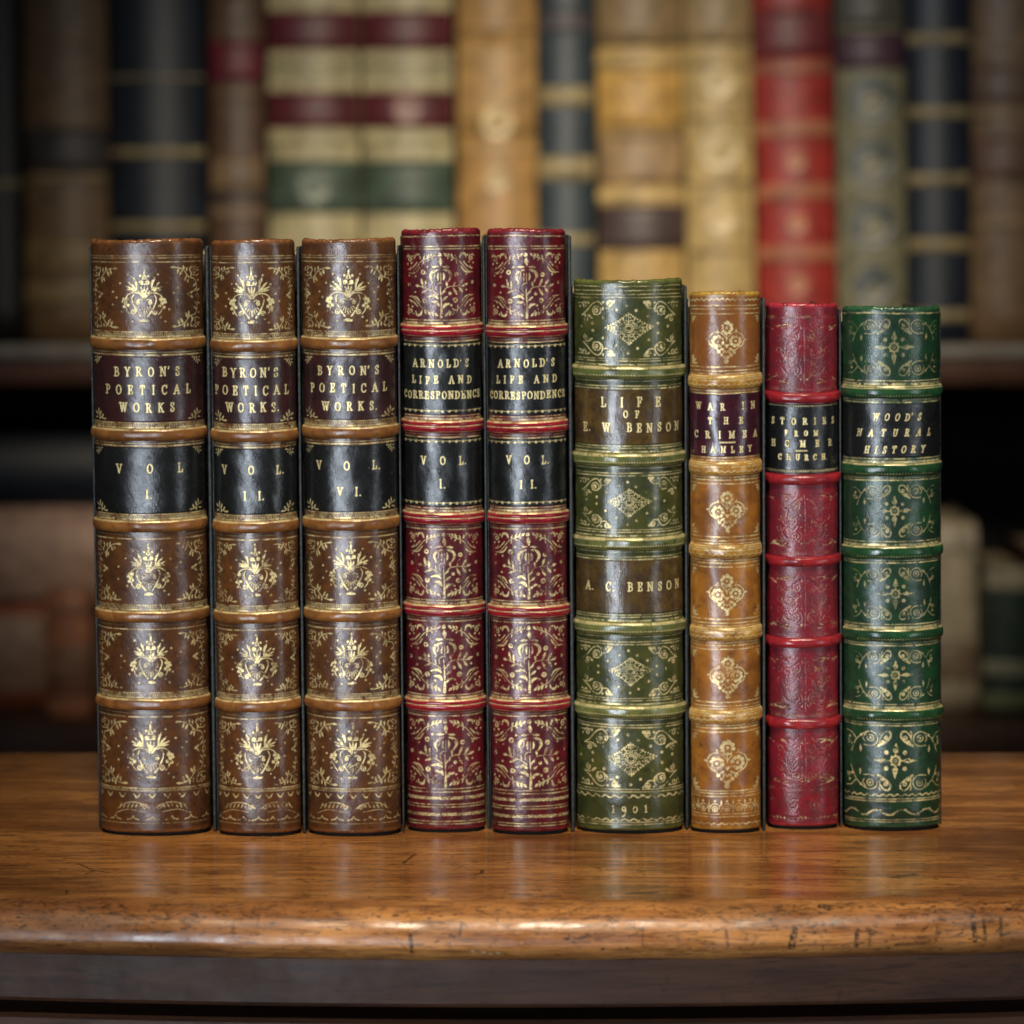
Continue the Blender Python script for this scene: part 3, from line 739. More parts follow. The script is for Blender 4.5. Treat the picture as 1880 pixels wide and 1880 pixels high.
def moss_panel(cv, z0, z1, uw, rng, to_u, gain=1.0):
    Sub.rot = rng.normal(0, .014)
    zc = (z0 + z1) / 2
    k = (z1 - z0) / 985.0
    cv.gain = gain
    s = Sub(cv, (rng.normal(0, .12), zc), k, (775, 745))
    s.ring((775, 742), 66, 30); 
    for i in range(8):
        a = i * math.pi / 4
        s.disc((775 + 78 * math.cos(a), 742 + 78 * math.sin(a)), 18)
    s.ring((775, 742), 20, 9)
    s.leaf((778, 485), (778, 520), 30); s.line([(778, 500), (778, 570)], 26, 78); s.disc((778, 588), 42); s.line([(778, 620), (778, 670)], 18)
    s.line([(770, 1005), (770, 900)], 18, 84); s.disc((770, 880), 42); s.line([(770, 850), (770, 810)], 18)
    for fx in (1, -1):
        s.line([(775 + fx * 315, 740), (775 + fx * 225, 740)], 12, 62)
        s.line([(775 + fx * 200, 740), (775 + fx * 150, 742)], 84, 60); s.line([(775 + fx * 150, 742), (775 + fx * 80, 742)], 22)
        s.line([(775 + fx * 212, 705), (775 + fx * 212, 775)], 9)
        for y in (622, 860): s.disc((775 + fx * 138, y), 32)
    for fx in (1, -1):
        for fy in (1, -1):
            t = Sub(cv, (0, zc), k, (775, 745), fx=fx, fy=fy)
            q = lambda p: (to_u((p[0] - 775) * k) / k + 775, p[1])
            t.curve([q(p) for p in ((1225, 965), (1120, 962), (1045, 1020), (1050, 1120), (1130, 1172), (1230, 1140), (1330, 1040), (1380, 920), (1400, 850))], 20, 12)
            t.ring(q((1140, 1075)), 46, 15); t.disc(q((1140, 1075)), 18)
            t.curve([q(p) for p in ((1030, 960), (900, 1040), (850, 1110), (870, 1175), (940, 1170), (1000, 1090), (1010, 1020))], 36, 18)
            t.disc(q((915, 1085)), 34); t.disc(q((965, 1015)), 34); t.leaf(q((985, 1010)), q((1040, 955)), 40)
            t.curve([q(p) for p in ((1000, 1080), (1010, 1150), (995, 1180))], 16)
            t.leaf(q((1280, 960)), q((1275, 870)), 46)
            t.curve([q(p) for p in ((1200, 1140), (1240, 1070), (1215, 1020))], 18, 10)
            t.curve([q(p) for p in ((1330, 1040), (1400, 1130), (1460, 1150))], 14, 10)
            for p in ((1270, 1110), (1390, 960), (1420, 1060)): t.disc(q(p), 20)
            t.spiral(q((1430, 980)), 40, 1.2, 13, .6, 1)
    cv.gain = 1.0


def fillet(cv, uw, z, w=0.3, gain=1.0, frac=1.0):
    # rolled in several passes: the line breaks, doubles and changes pressure
    n = 12
    for i in range(n):
        cv.gain = gain * (0.72 + 0.28 * math.sin(i * 2.1 + z * 1.7))
        a, b = -uw * frac + 2 * uw * frac * i / n, -uw * frac + 2 * uw * frac * (i + 1) / n
        dz = 0.035 * math.sin(i * 1.3 + z)
        cv.line([(a, z + dz), (b, z + 0.035 * math.sin((i + 1) * 1.3 + z))], w * 0.88)
    cv.gain = 1.0


def ticks(cv, uw, z, h=0.5, step=0.55, gain=.8):
    cv.gain = gain
    n = int(uw * 2 / step)
    for i in range(n + 1):
        u = -uw + i * step
        cv.seg((u, z - h / 2), (u, z + h / 2), .11, .11)
    cv.gain = 1.0


def beads(cv, uw, z, r, step, gain=1.0):
    cv.gain = gain
    for i in range(int(uw * 2 / step) + 1):
        cv.disc((-uw + i * step, z), r)
    cv.gain = 1.0


def wavy(cv, uw, z, amp, lam, w, gain=1.0, ph=0.0):
    cv.gain = gain
    n = int(uw * 2 / .4)
    cv.line([(-uw + i * .4, z + amp * math.sin(ph + 6.2832 * (-uw + i * .4) / lam)) for i in range(n + 1)], w)
    cv.gain = 1.0


# ------------------------------------------------------------------ the nine bound books
PITCH = 0.17
BAND_W = dict(brown=3.7, red=3.9, green=4.2, tan=4.4, crimson=3.2, moss=4.0)
BAND_H = dict(brown=1.25, red=1.25, green=1.55, tan=1.2, crimson=1.35, moss=1.15)
PHI = dict(brown=R(52), red=R(56), green=R(50), tan=R(50), crimson=R(54), moss=R(54))

M_cloth = plain("board_cloth", (0.014, 0.017, 0.017), (0.034, 0.040, 0.039), 0.42, 700, 0.00012, 0.5, fleck=(0.20, 0.21, 0.20))
M_gap_shade = plain("gap_shade_black", (0.006, 0.006, 0.006), (0.012, 0.011, 0.010), 0.8, 700)  # near black, stands in for the shade under the spines
M_paper = plain("page_edges", (0.42, 0.33, 0.20), (0.62, 0.52, 0.36), 0.8, 900, 0.00008, 0.2, stretch=(6, .1, .1))

LEA = dict(
    brown=lambda s: leather("brown_calf", (0.122, 0.045, 0.012), (0.070, 0.026, 0.009), (0.025, 0.012, 0.007), s, 0.33),
    red=lambda s: leather("claret_calf", (0.125, 0.007, 0.011), (0.068, 0.006, 0.009), (0.026, 0.005, 0.007), s, 0.35),
    green=lambda s: leather("olive_calf", (0.070, 0.072, 0.016), (0.038, 0.047, 0.014), (0.018, 0.022, 0.010), s, 0.31, mottle=120),
    tan=lambda s: leather("tan_calf", (0.36, 0.140, 0.017), (0.21, 0.074, 0.013), (0.085, 0.030, 0.011), s, 0.35, mottle=150, top=((0.20, 0.066, 0.016), 0.085, 0.155)),
    crimson=lambda s: leather("crimson_goatskin", (0.235, 0.012, 0.021), (0.145, 0.011, 0.019), (0.055, 0.013, 0.016), s, 0.37, 1.6, wear=.42, scuff=(0.40, 0.26, 0.21), scuff_amt=.65),
    moss=lambda s: leather("deep_green_goatskin", (0.012, 0.052, 0.018), (0.009, 0.031, 0.014), (0.008, 0.013, 0.009), s, 0.35, 1.5),
)
BAND = dict(
    brown=lambda s: leather("rubbed_tan_band", (0.30, 0.122, 0.028), (0.17, 0.062, 0.017), (0.07, 0.028, 0.012), s, 0.33, wear=.30),
    red=lambda s: leather("rubbed_red_band", (0.34, 0.014, 0.026), (0.20, 0.010, 0.018), (0.06, 0.006, 0.010), s, 0.26, wear=.28),
    green=lambda s: leather("rubbed_olive_band", (0.16, 0.17, 0.045), (0.085, 0.105, 0.030), (0.025, 0.030, 0.014), s, 0.28, wear=.30),
    tan=lambda s: leather("rubbed_amber_band", (0.50, 0.26, 0.035), (0.34, 0.15, 0.025), (0.13, 0.05, 0.015), s, 0.28, wear=.34),
    crimson=lambda s: leather("rubbed_crimson_band", (0.36, 0.018, 0.022), (0.24, 0.013, 0.019), (0.12, 0.013, 0.018), s, 0.30, 1.2),
    moss=lambda s: leather("rubbed_green_band", (0.020, 0.082, 0.026), (0.012, 0.045, 0.018), (0.008, 0.016, 0.010), s, 0.27, wear=.30),
)
LAB = dict(
    maroon=lambda s: leather("maroon_label_leather", (0.044, 0.014, 0.012), (0.026, 0.010, 0.009), (0.012, 0.006, 0.006), s, 0.34, wear=.30),
    black=lambda s: leather("black_label_leather", (0.011, 0.0115, 0.011), (0.007, 0.007, 0.0065), (0.004, 0.004, 0.004), s, 0.33, 1.3, wear=.30),
    umber=lambda s: leather("umber_label_leather", (0.105, 0.062, 0.016), (0.052, 0.030, 0.012), (0.026, 0.017, 0.009), s, 0.29, mottle=210, wear=.28),
    plum=lambda s: leather("plum_label_leather", (0.060, 0.010, 0.018), (0.034, 0.008, 0.014), (0.014, 0.006, 0.009), s, 0.28, wear=.28),
)


def build_book(B, idx, label, cat, group, depth, lab_kinds):
    rng = np.random.default_rng(40 + idx)
    kind, H, W = B['kind'], B['h'], B['w'] * 1.006
    phi = PHI[kind]
    # rounded back: gently curved in the middle, turning quickly at the shoulders
    tp = np.linspace(0, 1, 400)
    an = R(31) * tp + (phi * 1.58 - R(31)) * tp ** 2.6
    xp = np.concatenate([[0], np.cumsum((np.cos(an[1:]) + np.cos(an[:-1])) / 2)]) / 399
    yp = np.concatenate([[0], np.cumsum((np.sin(an[1:]) + np.sin(an[:-1])) / 2)]) / 399
    A = W / 2 / xp[-1]                             # half arc length
    sag = yp[-1] * A
    to_u = lambda x: math.copysign(A * float(np.interp(min(abs(x), W / 2), xp * A, tp)), x)
    root = empty("leather_bound_book", (B['x'], B['y'], 0.0), B['lean'])
    tag(root, label, cat, group)
    sd = idx * 13.7
    z_lo = 1.15
    droop = 0.55
    wob = rng.uniform(0, 6.28, 4)

    def lift(u, z):
        """the binder's lines are never quite level: they sag in the middle and wander a little"""
        env = np.clip(np.minimum(z - z_lo, H - z) / 25.0, 0, 1)
        un = np.clip(u / A, -1, 1)
        return env * (droop * un ** 2 + 0.10 * np.sin(2.2 * un + wob[0]) + 0.12 * np.sin(z * .045 + wob[1]) * un)

    def surf(u, z, off):
        """spine surface; u arc mm, z mm, off outward mm -> x,y,z in mm (book frame)"""
        uc = np.clip(u, -A, A)
        tu = np.abs(uc) / A
        p = np.interp(tu, tp, an) * np.sign(uc)
        ex = np.abs(u) - np.abs(uc)                # past the shoulder the leather turns back into the joint
        nx, ny = np.sin(p), -np.cos(p)
        x = np.interp(tu, tp, xp) * A * np.sign(uc) + off * nx - np.sign(u) * ex * .05
        y = np.interp(tu, tp, yp) * A + off * ny + ex
        return x, y, z + lift(u, z)

    # --- canvas
    nu = int(2 * A / PITCH)
    u = np.linspace(-A, A, nu)
    z = np.linspace(z_lo, H, int((H - z_lo) / PITCH))
    cv = Canvas(u, z)
    bw, bh = BAND_W[kind], BAND_H[kind]
    tops = [H] + [b - bw / 2 for b in B['bands']]
    bots = [b + bw / 2 for b in B['bands']] + [z_lo]
    uw = A * 0.99
    uc = to_u(W / 2 * .965)
    label_at = {}
    half = W / 2
    if kind == 'brown':
        labels = {1: 'maroon', 2: 'black'}
        pan = []
        for i in range(6):
            t, b = tops[i], bots[i]
            if i in labels:
                fillet(cv, uw, t - .75, .22); fillet(cv, uw, t - 1.55, .46)
                fillet(cv, uw, b + .35, .62); fillet(cv, uw, b + 1.75, .30); ticks(cv, uw, b + 1.1)
                label_at[i] = (b + 2.0, t - 1.9)
                label_corners(cv, b + 2.3, t - 2.2, uc)
            else:
                if i == 0:
                    for q, w in ((5.0, .22), (5.7, .22), (6.9, .34)): fillet(cv, uw, t - q, w, .8)
                    top = t - 7.6
                else:
                    fillet(cv, uw, t - .8, .16, .5); fillet(cv, uw, t - 2.0, .36); top = t - 2.6
                if i == 5:
                    bot = b + 14.2
                    fillet(cv, uw, bot - .3, .34); ticks(cv, uw, bot - .95, .45)
                    zz = bot - 2.6
                    n = 9
                    for q in range(n):
                        uu = -uw + (q + .5) * 2 * uw / n
                        cv.curve([(uu - 1.0, zz + .6), (uu, zz - .5), (uu + 1.0, zz + .6)], .46, taper=True)
                    zz = bot - 6.0
                    for sx in (-1, 1):
                        cv.gain = .75
                        cv.curve([(sx * 1, zz - .4), (sx * 4, zz + 1.2), (sx * 8, zz + 1.1), (sx * 11, zz - .8)], .42, .2)
                        cv.spiral((sx * 2.3, zz - .1), 1.0, 1.2, .25)
                        for q in range(6):
                            cv.leaf((sx * (3.2 + q * 1.3), zz + 1.0), (sx * (3.9 + q * 1.3), zz - .1 - .1 * q), .5)
                        cv.curve([(sx * 3, zz - 1.6), (sx * 8, zz - 1.0), (sx * 12, zz - 2.4)], .2)
                    cv.gain = .85
                    zz = bot - 9.6
                    n = 7
                    for q in range(n):
                        uu = -uw + (q + .5) * 2 * uw / n
                        cv.curve([(uu - 1.9, zz - .5), (uu - .5, zz - .1), (uu, zz + .6), (uu + .5, zz - .1), (uu + 1.9, zz - .5)], .3)
                    cv.gain = 1.0
                    fillet(cv, uw, bot - 11.2, .2, .7)
                else:
                    fillet(cv, uw, b + .35, .55); fillet(cv, uw, b + 1.75, .26); ticks(cv, uw, b + 1.1, .55)
                    bot = b + 2.1
                brown_panel(cv, bot, top, uc, rng, to_u, half, gain=rng.uniform(.85, 1.0))
    elif kind == 'red':
        labels = {1: 'black', 2: 'black'}
        for i in range(6):
            t, b = tops[i], bots[i]
            if i == 0:
                fillet(cv, uw, t - 2.2, .34); fillet(cv, uw, t - 5.3, .34); fillet(cv, uw, t - 6.1, .3)
                top = t - 6.6
            else:
                fillet(cv, uw, t - .5, .2, .6); fillet(cv, uw, t - 1.3, .42); top = t - 1.7
            if i == 5:
                bot = b + 13.0
                for q in (0.2, 1.2): fillet(cv, uw, bot - q, .36)
                for zz in (bot - 3.1, bot - 8.2):
                    wavy(cv, uw, zz, .34, 2.3, .4); wavy(cv, uw, zz, .34, 2.3, .3, ph=3.14)
                for q in (5.1, 5.9, 10.4, 11.2): fillet(cv, uw, bot - q, .34)
            else:
                fillet(cv, uw, b + .4, .7); fillet(cv, uw, b + 1.3, .3); bot = b + 1.8
            if i in labels:
                label_at[i] = (bot - .2, top + .3)
                beads(cv, uw * .95, top - .9, .40, 2.1); beads(cv, uw * .95, bot + 1.0, .40, 2.1)
                for zz in (top - .9, bot + 1.0):
                    cv.line([(-uw * .95, zz + .15), (uw * .95, zz + .15)], .16)
            else:
                red_panel(cv, bot, top, uw, rng, to_u, gain=rng.uniform(.88, 1.0))
    elif kind == 'green':
        labels = {1: 'umber', 3: 'umber'}
        for i in range(6):
            t, b = tops[i], bots[i]
            if i == 0:
                for q in (2.0, 3.3, 4.5, 5.5): fillet(cv, uw, t - q, .3, .85)
                top = t - 6.2
            else:
                fillet(cv, uw, t - .5, .3, .6); fillet(cv, uw, t - 2.0, .34); fillet(cv, uw, t - 2.8, .42); top = t - 3.2
            if i == 5:
                bot = b + 13.0
                for q in (.1, .9): fillet(cv, uw, bot - q, .34)
                wavy(cv, uw, bot - 2.3, .35, 2.9, .42); beads(cv, uw, bot - 1.75, .2, 2.9)
                wavy(cv, uw, bot - 9.6, .32, 2.9, .42)
                for q in (10.4, 11.1): fillet(cv, uw, bot - q, .34)
            else:
                fillet(cv, uw, b + .3, .5); fillet(cv, uw, b + 1.4, .34); fillet(cv, uw, b + 2.1, .26); bot = b + 2.5
            if i in labels:
                label_at[i] = (bot - .1, top + .1)
            else:
                green_panel(cv, bot, top, uc, rng, to_u, gain=rng.uniform(.88, 1.0))
    elif kind == 'tan':
        labels = {1: 'plum'}
        for i in range(6):
            t, b = tops[i], bots[i]
            if i == 0:
                wavy(cv, uw, t - 2.4, .3, 1.6, .4, .8)
                for q in (4.2, 5.2, 6.6): fillet(cv, uw, t - q, .36)
                top = t - 7.0
            else:
                for q, w in ((.5, .34), (1.3, .44), (2.5, .38))[:2 if i in labels else 3]: fillet(cv, uw, t - q, w)
                top = t - (1.7 if i in labels else 2.9)
            if i == 5:
                bot = b + 12.4
                for q in (.1, .9, 1.8): fillet(cv, uw, bot - q, .40)
                n = 7
                zz = bot - 5.6
                for q in range(n):
                    uu = -uw + (q + .5) * 2 * uw / n
                    cv.ring((uu, zz), 1.35, .3, 1.5, 14, 0, math.pi); cv.ring((uu, zz - .1), .75, .32); cv.disc((uu, zz - .1), .34)
                    cv.disc((uu, zz + 2.3), .40)
                    if q < n - 1:
                        um = uu + uw / n
                        cv.line([(um, zz - 1.0), (um, zz + 1.2)], .3); cv.leaf((um, zz + .9), (um, zz + 2.6), .6); cv.leaf((um, zz + .2), (um - .7, zz + 1.2), .35); cv.leaf((um, zz + .2), (um + .7, zz + 1.2), .35)
                for q in (7.3, 8.2): fillet(cv, uw, bot - q, .34)
                wavy(cv, uw, bot - 10.4, .25, 2.2, .5, .9)
            else:
                for q, w in ((.3, .34), (1.2, .40), (2.4, .44))[:2 if i in labels else 3]: fillet(cv, uw, b + q, w)
                bot = b + (1.6 if i in labels else 2.8)
            if i in labels:
                label_at[i] = (bot - .3, top + .3)
            else:
                tan_panel(cv, bot, top, uc, rng, gain=rng.uniform(.9, 1.0))
    elif kind == 'crimson':
        labels = {1: 'black'}
        for i in range(6):
            t, b = tops[i], bots[i]
            top = t - (5.0 if i == 0 else 1.8)
            if i == 0:
                fillet(cv, uw, t - 3.9, .25, .4); ticks(cv, uw, t - 4.4, .3, .6, .4)
            bot = b + (1.8 if i < 5 else 12.0)
            if i == 5:
                fillet(cv, uw, bot - .6, .3, .35); beads(cv, uw, bot - .1, .2, .8, .3)
                cv.gain = .3
                for q in range(4):
                    cv.spiral((-uw * .75 + q * uw * .5, bot - 5.2), 1.9, 1.4, .3, q)
                cv.gain = .8
                beads(cv, uw * .9, bot - 9.2, .42, 1.25, .75); fillet(cv, uw, bot - 10.0, .25, .4)
            else:
                ticks(cv, uw, b + .9, .35, .6, .45); fillet(cv, uw, b + 1.5, .2, .3)
            if i in labels:
                label_at[i] = (b + .2, t - .2)
                beads(cv, uw, t - .9, .20, .72); beads(cv, uw, b + 1.2, .20, .72)
            else:
                crimson_panel(cv, bot, top, uw, rng)
    else:
        labels = {1: 'black'}
        for i in range(6):
            t, b = tops[i], bots[i]
            if i == 0:
                fillet(cv, uw, t - 2.0, .5, .7); top = t - 2.8
            else:
                fillet(cv, uw, t - .5, .3, .7); fillet(cv, uw, t - 1.2, .42); top = t - 1.8
            if i == 5:
                bot = b + 10.6
                wavy(cv, uw, bot - .3, .28, 2.3, .4); 
                for q in (1.5, 2.2): fillet(cv, uw, bot - q, .45)
                wavy(cv, uw, bot - 5.7, .8, 8.0, .5)
                for q in range(9):
                    uu = -uw * .9 + q * 4.0
                    cv.disc((uu, bot - 5.7 + (.65 if q % 2 else -.65)), .40)
                for q in (8.0, 8.7): fillet(cv, uw, bot - q, .32, .8)
            else:
                fillet(cv, uw, b + .35, .9); fillet(cv, uw, b + 1.4, .35); bot = b + 1.9
            if i in labels:
                label_at[i] = (bot - .2, top + .3)
            else:
                moss_panel(cv, bot, top, uw, rng, to_u, gain=(.42, 1, .5, .5, .72, 1.0)[i])
    if kind == 'moss':
        cv_slant = 0.22
    else:
        cv_slant = 0.0
    Sub.rot = 0.0
    cv.M *= np.clip(0.93 + waves(rng, u[None, :], z[:, None], 0.24, 8.0), 0.30, 1.0).astype(np.float32)
    # the lettering, pressed in gold
    for t, x0, x1, zc, h in B['text']:
        lim = half * (.945 if len(t) > 12 and kind == 'red' else .86 if kind == 'crimson' else .91)
        write_line(cv, t, max(x0, -lim), min(x1, lim), zc, h, to_u, rng, cv_slant, 1.0 if kind in ('brown', 'green') else .95)

    # --- spine: the leather sheet with caps rolled at head and tail
    und = waves(rng, u[None, :], z[:, None], 0.045, 9.0) + waves(rng, u[None, :], z[:, None], 0.006, 2.6)
    tool = -(0.20 if kind == 'crimson' else 0.030) * np.minimum(cv.M, .45 if kind == 'crimson' else 1.0)
    ext = np.array([0.25, 0.6, 1.2, 2.0, 3.0])
    U = np.concatenate([-A - ext[::-1], u, A + ext])
    pad = ((0, 0), (len(ext), len(ext)))
    G = np.pad(cv.M, pad)
    OFF = np.pad(und + tool, pad)
    rt, rb = 1.15, 0.7
    Z = z.copy()
    # head cap
    th = np.linspace(0.15, 2.3, 9)
    Zs = np.concatenate([(z_lo + rb - rb * np.sin(np.linspace(1.5, 0.1, 6))) - 0.0, z[(z > z_lo + rb) & (z < H - rt)], H - rt + rt * np.sin(th)])
    offc = np.concatenate([-(rb - rb * np.cos(np.linspace(1.5, 0.1, 6))), np.zeros(np.sum((z > z_lo + rb) & (z < H - rt))), -(rt - rt * np.cos(th))])
    ji = np.clip(np.round((Zs - z[0]) / (z[1] - z[0])).astype(int), 0, len(z) - 1)
    G, OFF = G[ji], OFF[ji] + offc[:, None]
    UU, ZZ = np.meshgrid(U, Zs)
    # worn, slightly uneven head
    ZZ = ZZ + np.clip((ZZ - (H - 6)) / 6, 0, 1) * (0.25 * np.sin(UU * .16 + wob[2]) + 0.05 * np.sin(UU * 1.1 + wob[3]) + 0.035 * np.sin(UU * 2.9 + wob[0]) + waves(rng, UU, ZZ * 0, .06, 1.6))
    x, y, zz = surf(UU, ZZ, OFF)
    RUB = np.clip(1 - np.abs(ZZ - (H - .25)) / 1.5, 0, 1) + .8 * np.clip(1 - (ZZ - z_lo) / 1.6, 0, 1)
    RUB = RUB + .5 * np.clip((np.abs(UU) / A - .86) / .1, 0, 1) * np.clip(1 - (np.abs(UU) / A - .97) / .03, 0, 1) * (.5 + .5 * np.sin(ZZ * .9 + wob[1]) * np.sin(ZZ * .23 + wob[2]))
    spine = link("spine", grid_mesh("spine", np.stack([x, y, zz], -1) / 1000, {'gilt': G, 'rub': np.clip(RUB, 0, 1)}), LEA[kind](sd), root)

    # --- raised bands
    bmat = BAND[kind](sd + 1.9)
    ub = np.linspace(-A * .995, A * .995, nu)
    for bi, zb in enumerate(B['bands']):
        n = 27
        tt = np.linspace(-1, 1, n)
        prof = np.sqrt(np.clip(1 - np.abs(tt) ** 2.4, 0, 1))
        if kind == 'red': prof = prof * (1 - .20 * np.exp(-((tt - .05) / .16) ** 2))
        if kind in ('green', 'tan'): prof = np.clip(1 - np.abs(tt) ** 3.2, 0, 1) ** .6
        bc = Canvas(ub, tt * bw / 2)
        if kind == 'brown':
            fillet(bc, uw, bw * .40, .55, .95)
        elif kind == 'red':
            fillet(bc, uw, bw * .02, .36); fillet(bc, uw, bw * .40, .62, .95); fillet(bc, uw, -bw * .42, .22, .6)
        elif kind == 'green':
            fillet(bc, uw, bw * .33, 1.0, .85); beads(bc, uw * .9, -bw * .20, .21, .78); fillet(bc, uw, -bw * .45, .2, .6)
        elif kind == 'tan':
            fillet(bc, uw, bw * .42, .36); fillet(bc, uw, bw * .28, .3); fillet(bc, uw, bw * .12, .7, .55); wavy(bc, uw, -bw * .20, .3, 1.8, .28, .8); fillet(bc, uw, -bw * .42, .24, .7)
        elif kind == 'moss':
            fillet(bc, uw, bw * .42, .5, .9)
            if bi == 0: fillet(bc, uw, bw * .26, .4, .9)
            beads(bc, uw * .6, -bw * .30, .16, .9, .5)
        Ub, Tb = np.meshgrid(ub, tt)
        end = np.clip((A - np.abs(Ub)) / 1.2, 0, 1) ** .5
        off = prof[:, None] * bh * end - .10 + waves(rng, Ub, Tb * 2, 0.10, 8.0) * prof[:, None]
        x, y, zz = surf(Ub, zb + Tb * bw / 2, off)
        link("raised_band", grid_mesh("raised_band", np.stack([x, y, zz], -1) / 1000, {'gilt': bc.M}), bmat, spine)

    # --- leather labels, pasted on: 0.12 mm proud, thinned at their edges
    for i, (a, b) in label_at.items():
        rows = np.where((z > a) & (z < b))[0]
        lz = z[rows]
        e = np.minimum(np.minimum(lz - a, b - lz)[:, None], (A - np.abs(u))[None, :] * .5)
        lo = und[rows] + tool[rows] + 0.12 * np.clip(e / .25, 0, 1) + .02
        UU, ZZ = np.meshgrid(u, lz)
        x, y, zz = surf(UU, ZZ, lo)
        nm = lab_kinds[i][0]
        link(nm, grid_mesh(nm, np.stack([x, y, zz], -1) / 1000, {'gilt': cv.M[rows]}), LAB[labels[i]](sd + i), root)

    # --- boards, rounded at the joint, and the block of pages
    for sx, tb in ((-1, B['tl']), (1, B['tr'])):
        tb -= B['w'] * .003
        x0, x1 = sx * (half + tb * .42), sx * (half + tb)
        fwd = sx > 0 and idx != 8
        me = box_mesh("cover_board", (min(x0, x1) / 1000, (sag + (-1.3 if fwd else 3.5)) / 1000, 0.0), (max(x0, x1) / 1000, (sag + depth) / 1000, (H - 2.2) / 1000), tb * .58 * .48 / 1000, 5)
        link("cover_board", me, M_cloth, root)
    ul = np.linspace(-A * .93, A * .93, 40)
    UL, ZL = np.meshgrid(ul, np.array([.15, 3.0, H / 2, H - 6.0]))
    x, y, zz = surf(UL, ZL, np.full(UL.shape, -1.0))
    link("gap_shade_sheet", grid_mesh("gap_shade_sheet", np.stack([x, y, ZL], -1) / 1000), M_gap_shade, root)  # black sheet added behind the spine to darken the gap at its foot
    me = box_mesh("page_block", ((-half + .3) / 1000, (sag + .6) / 1000, .0022), ((half - .3) / 1000, (sag + depth - 4) / 1000, (H - 4.5) / 1000), .0004, 2)
    link("page_block", me, M_paper, root)
    return root


SPEC = [
    ("broad brown leather book lettered VOL I, at the left end of the row", 118),
    ("narrow brown leather book lettered VOL. II, between the other two brown books", 117),
    ("brown leather book lettered VOL. VI, beside the claret books", 118),
    ("claret leather book with black labels, lettered VOL. I, beside the brown volume VI", 122),
    ("claret leather book with black labels, lettered VOL. II, beside the broad olive green book", 122),
    ("broad olive green leather book with brown labels and the date 1901 at its foot", 112),
    ("amber tan leather book with a plum title label and three-flower gilt ornaments", 108),
    ("narrow worn crimson leather book with one black label and almost no gilt left", 100),
    ("dark green leather book with slanted gilt title, at the right end of the row", 102),
]
for i, (B, (lab, dep)) in enumerate(zip(BOOKS, SPEC)):
    kinds = {1: ("title_label",), 2: ("volume_label",), 3: ("author_label",)}
    build_book(B, i, lab, "book", "old leather bound books standing in a row on the table", dep, kinds)

# ------------------------------------------------------------------ the table
M_top = wood("polished_mahogany", (0.54, 0.235, 0.064), (0.29, 0.108, 0.028), (0.080, 0.030, 0.012), 0.12, (12, 80, 210), True, 0.5, 0.0, .65)
M_frieze = wood("shaded_mahogany", (0.098, 0.040, 0.018), (0.058, 0.024, 0.012), (0.026, 0.012, 0.007), 0.50, (5, 60, 90), spec=.25, pores=.4)  # shade below the tabletop edge is put into this darker brown
table = empty("side_table", (0, 0, 0))
tag(table, "polished brown wooden table with a rounded scratched front edge carrying the row of books", "table")


def bow(x):
    return 0.0088 * (x / 0.14) ** 2 * 1.0


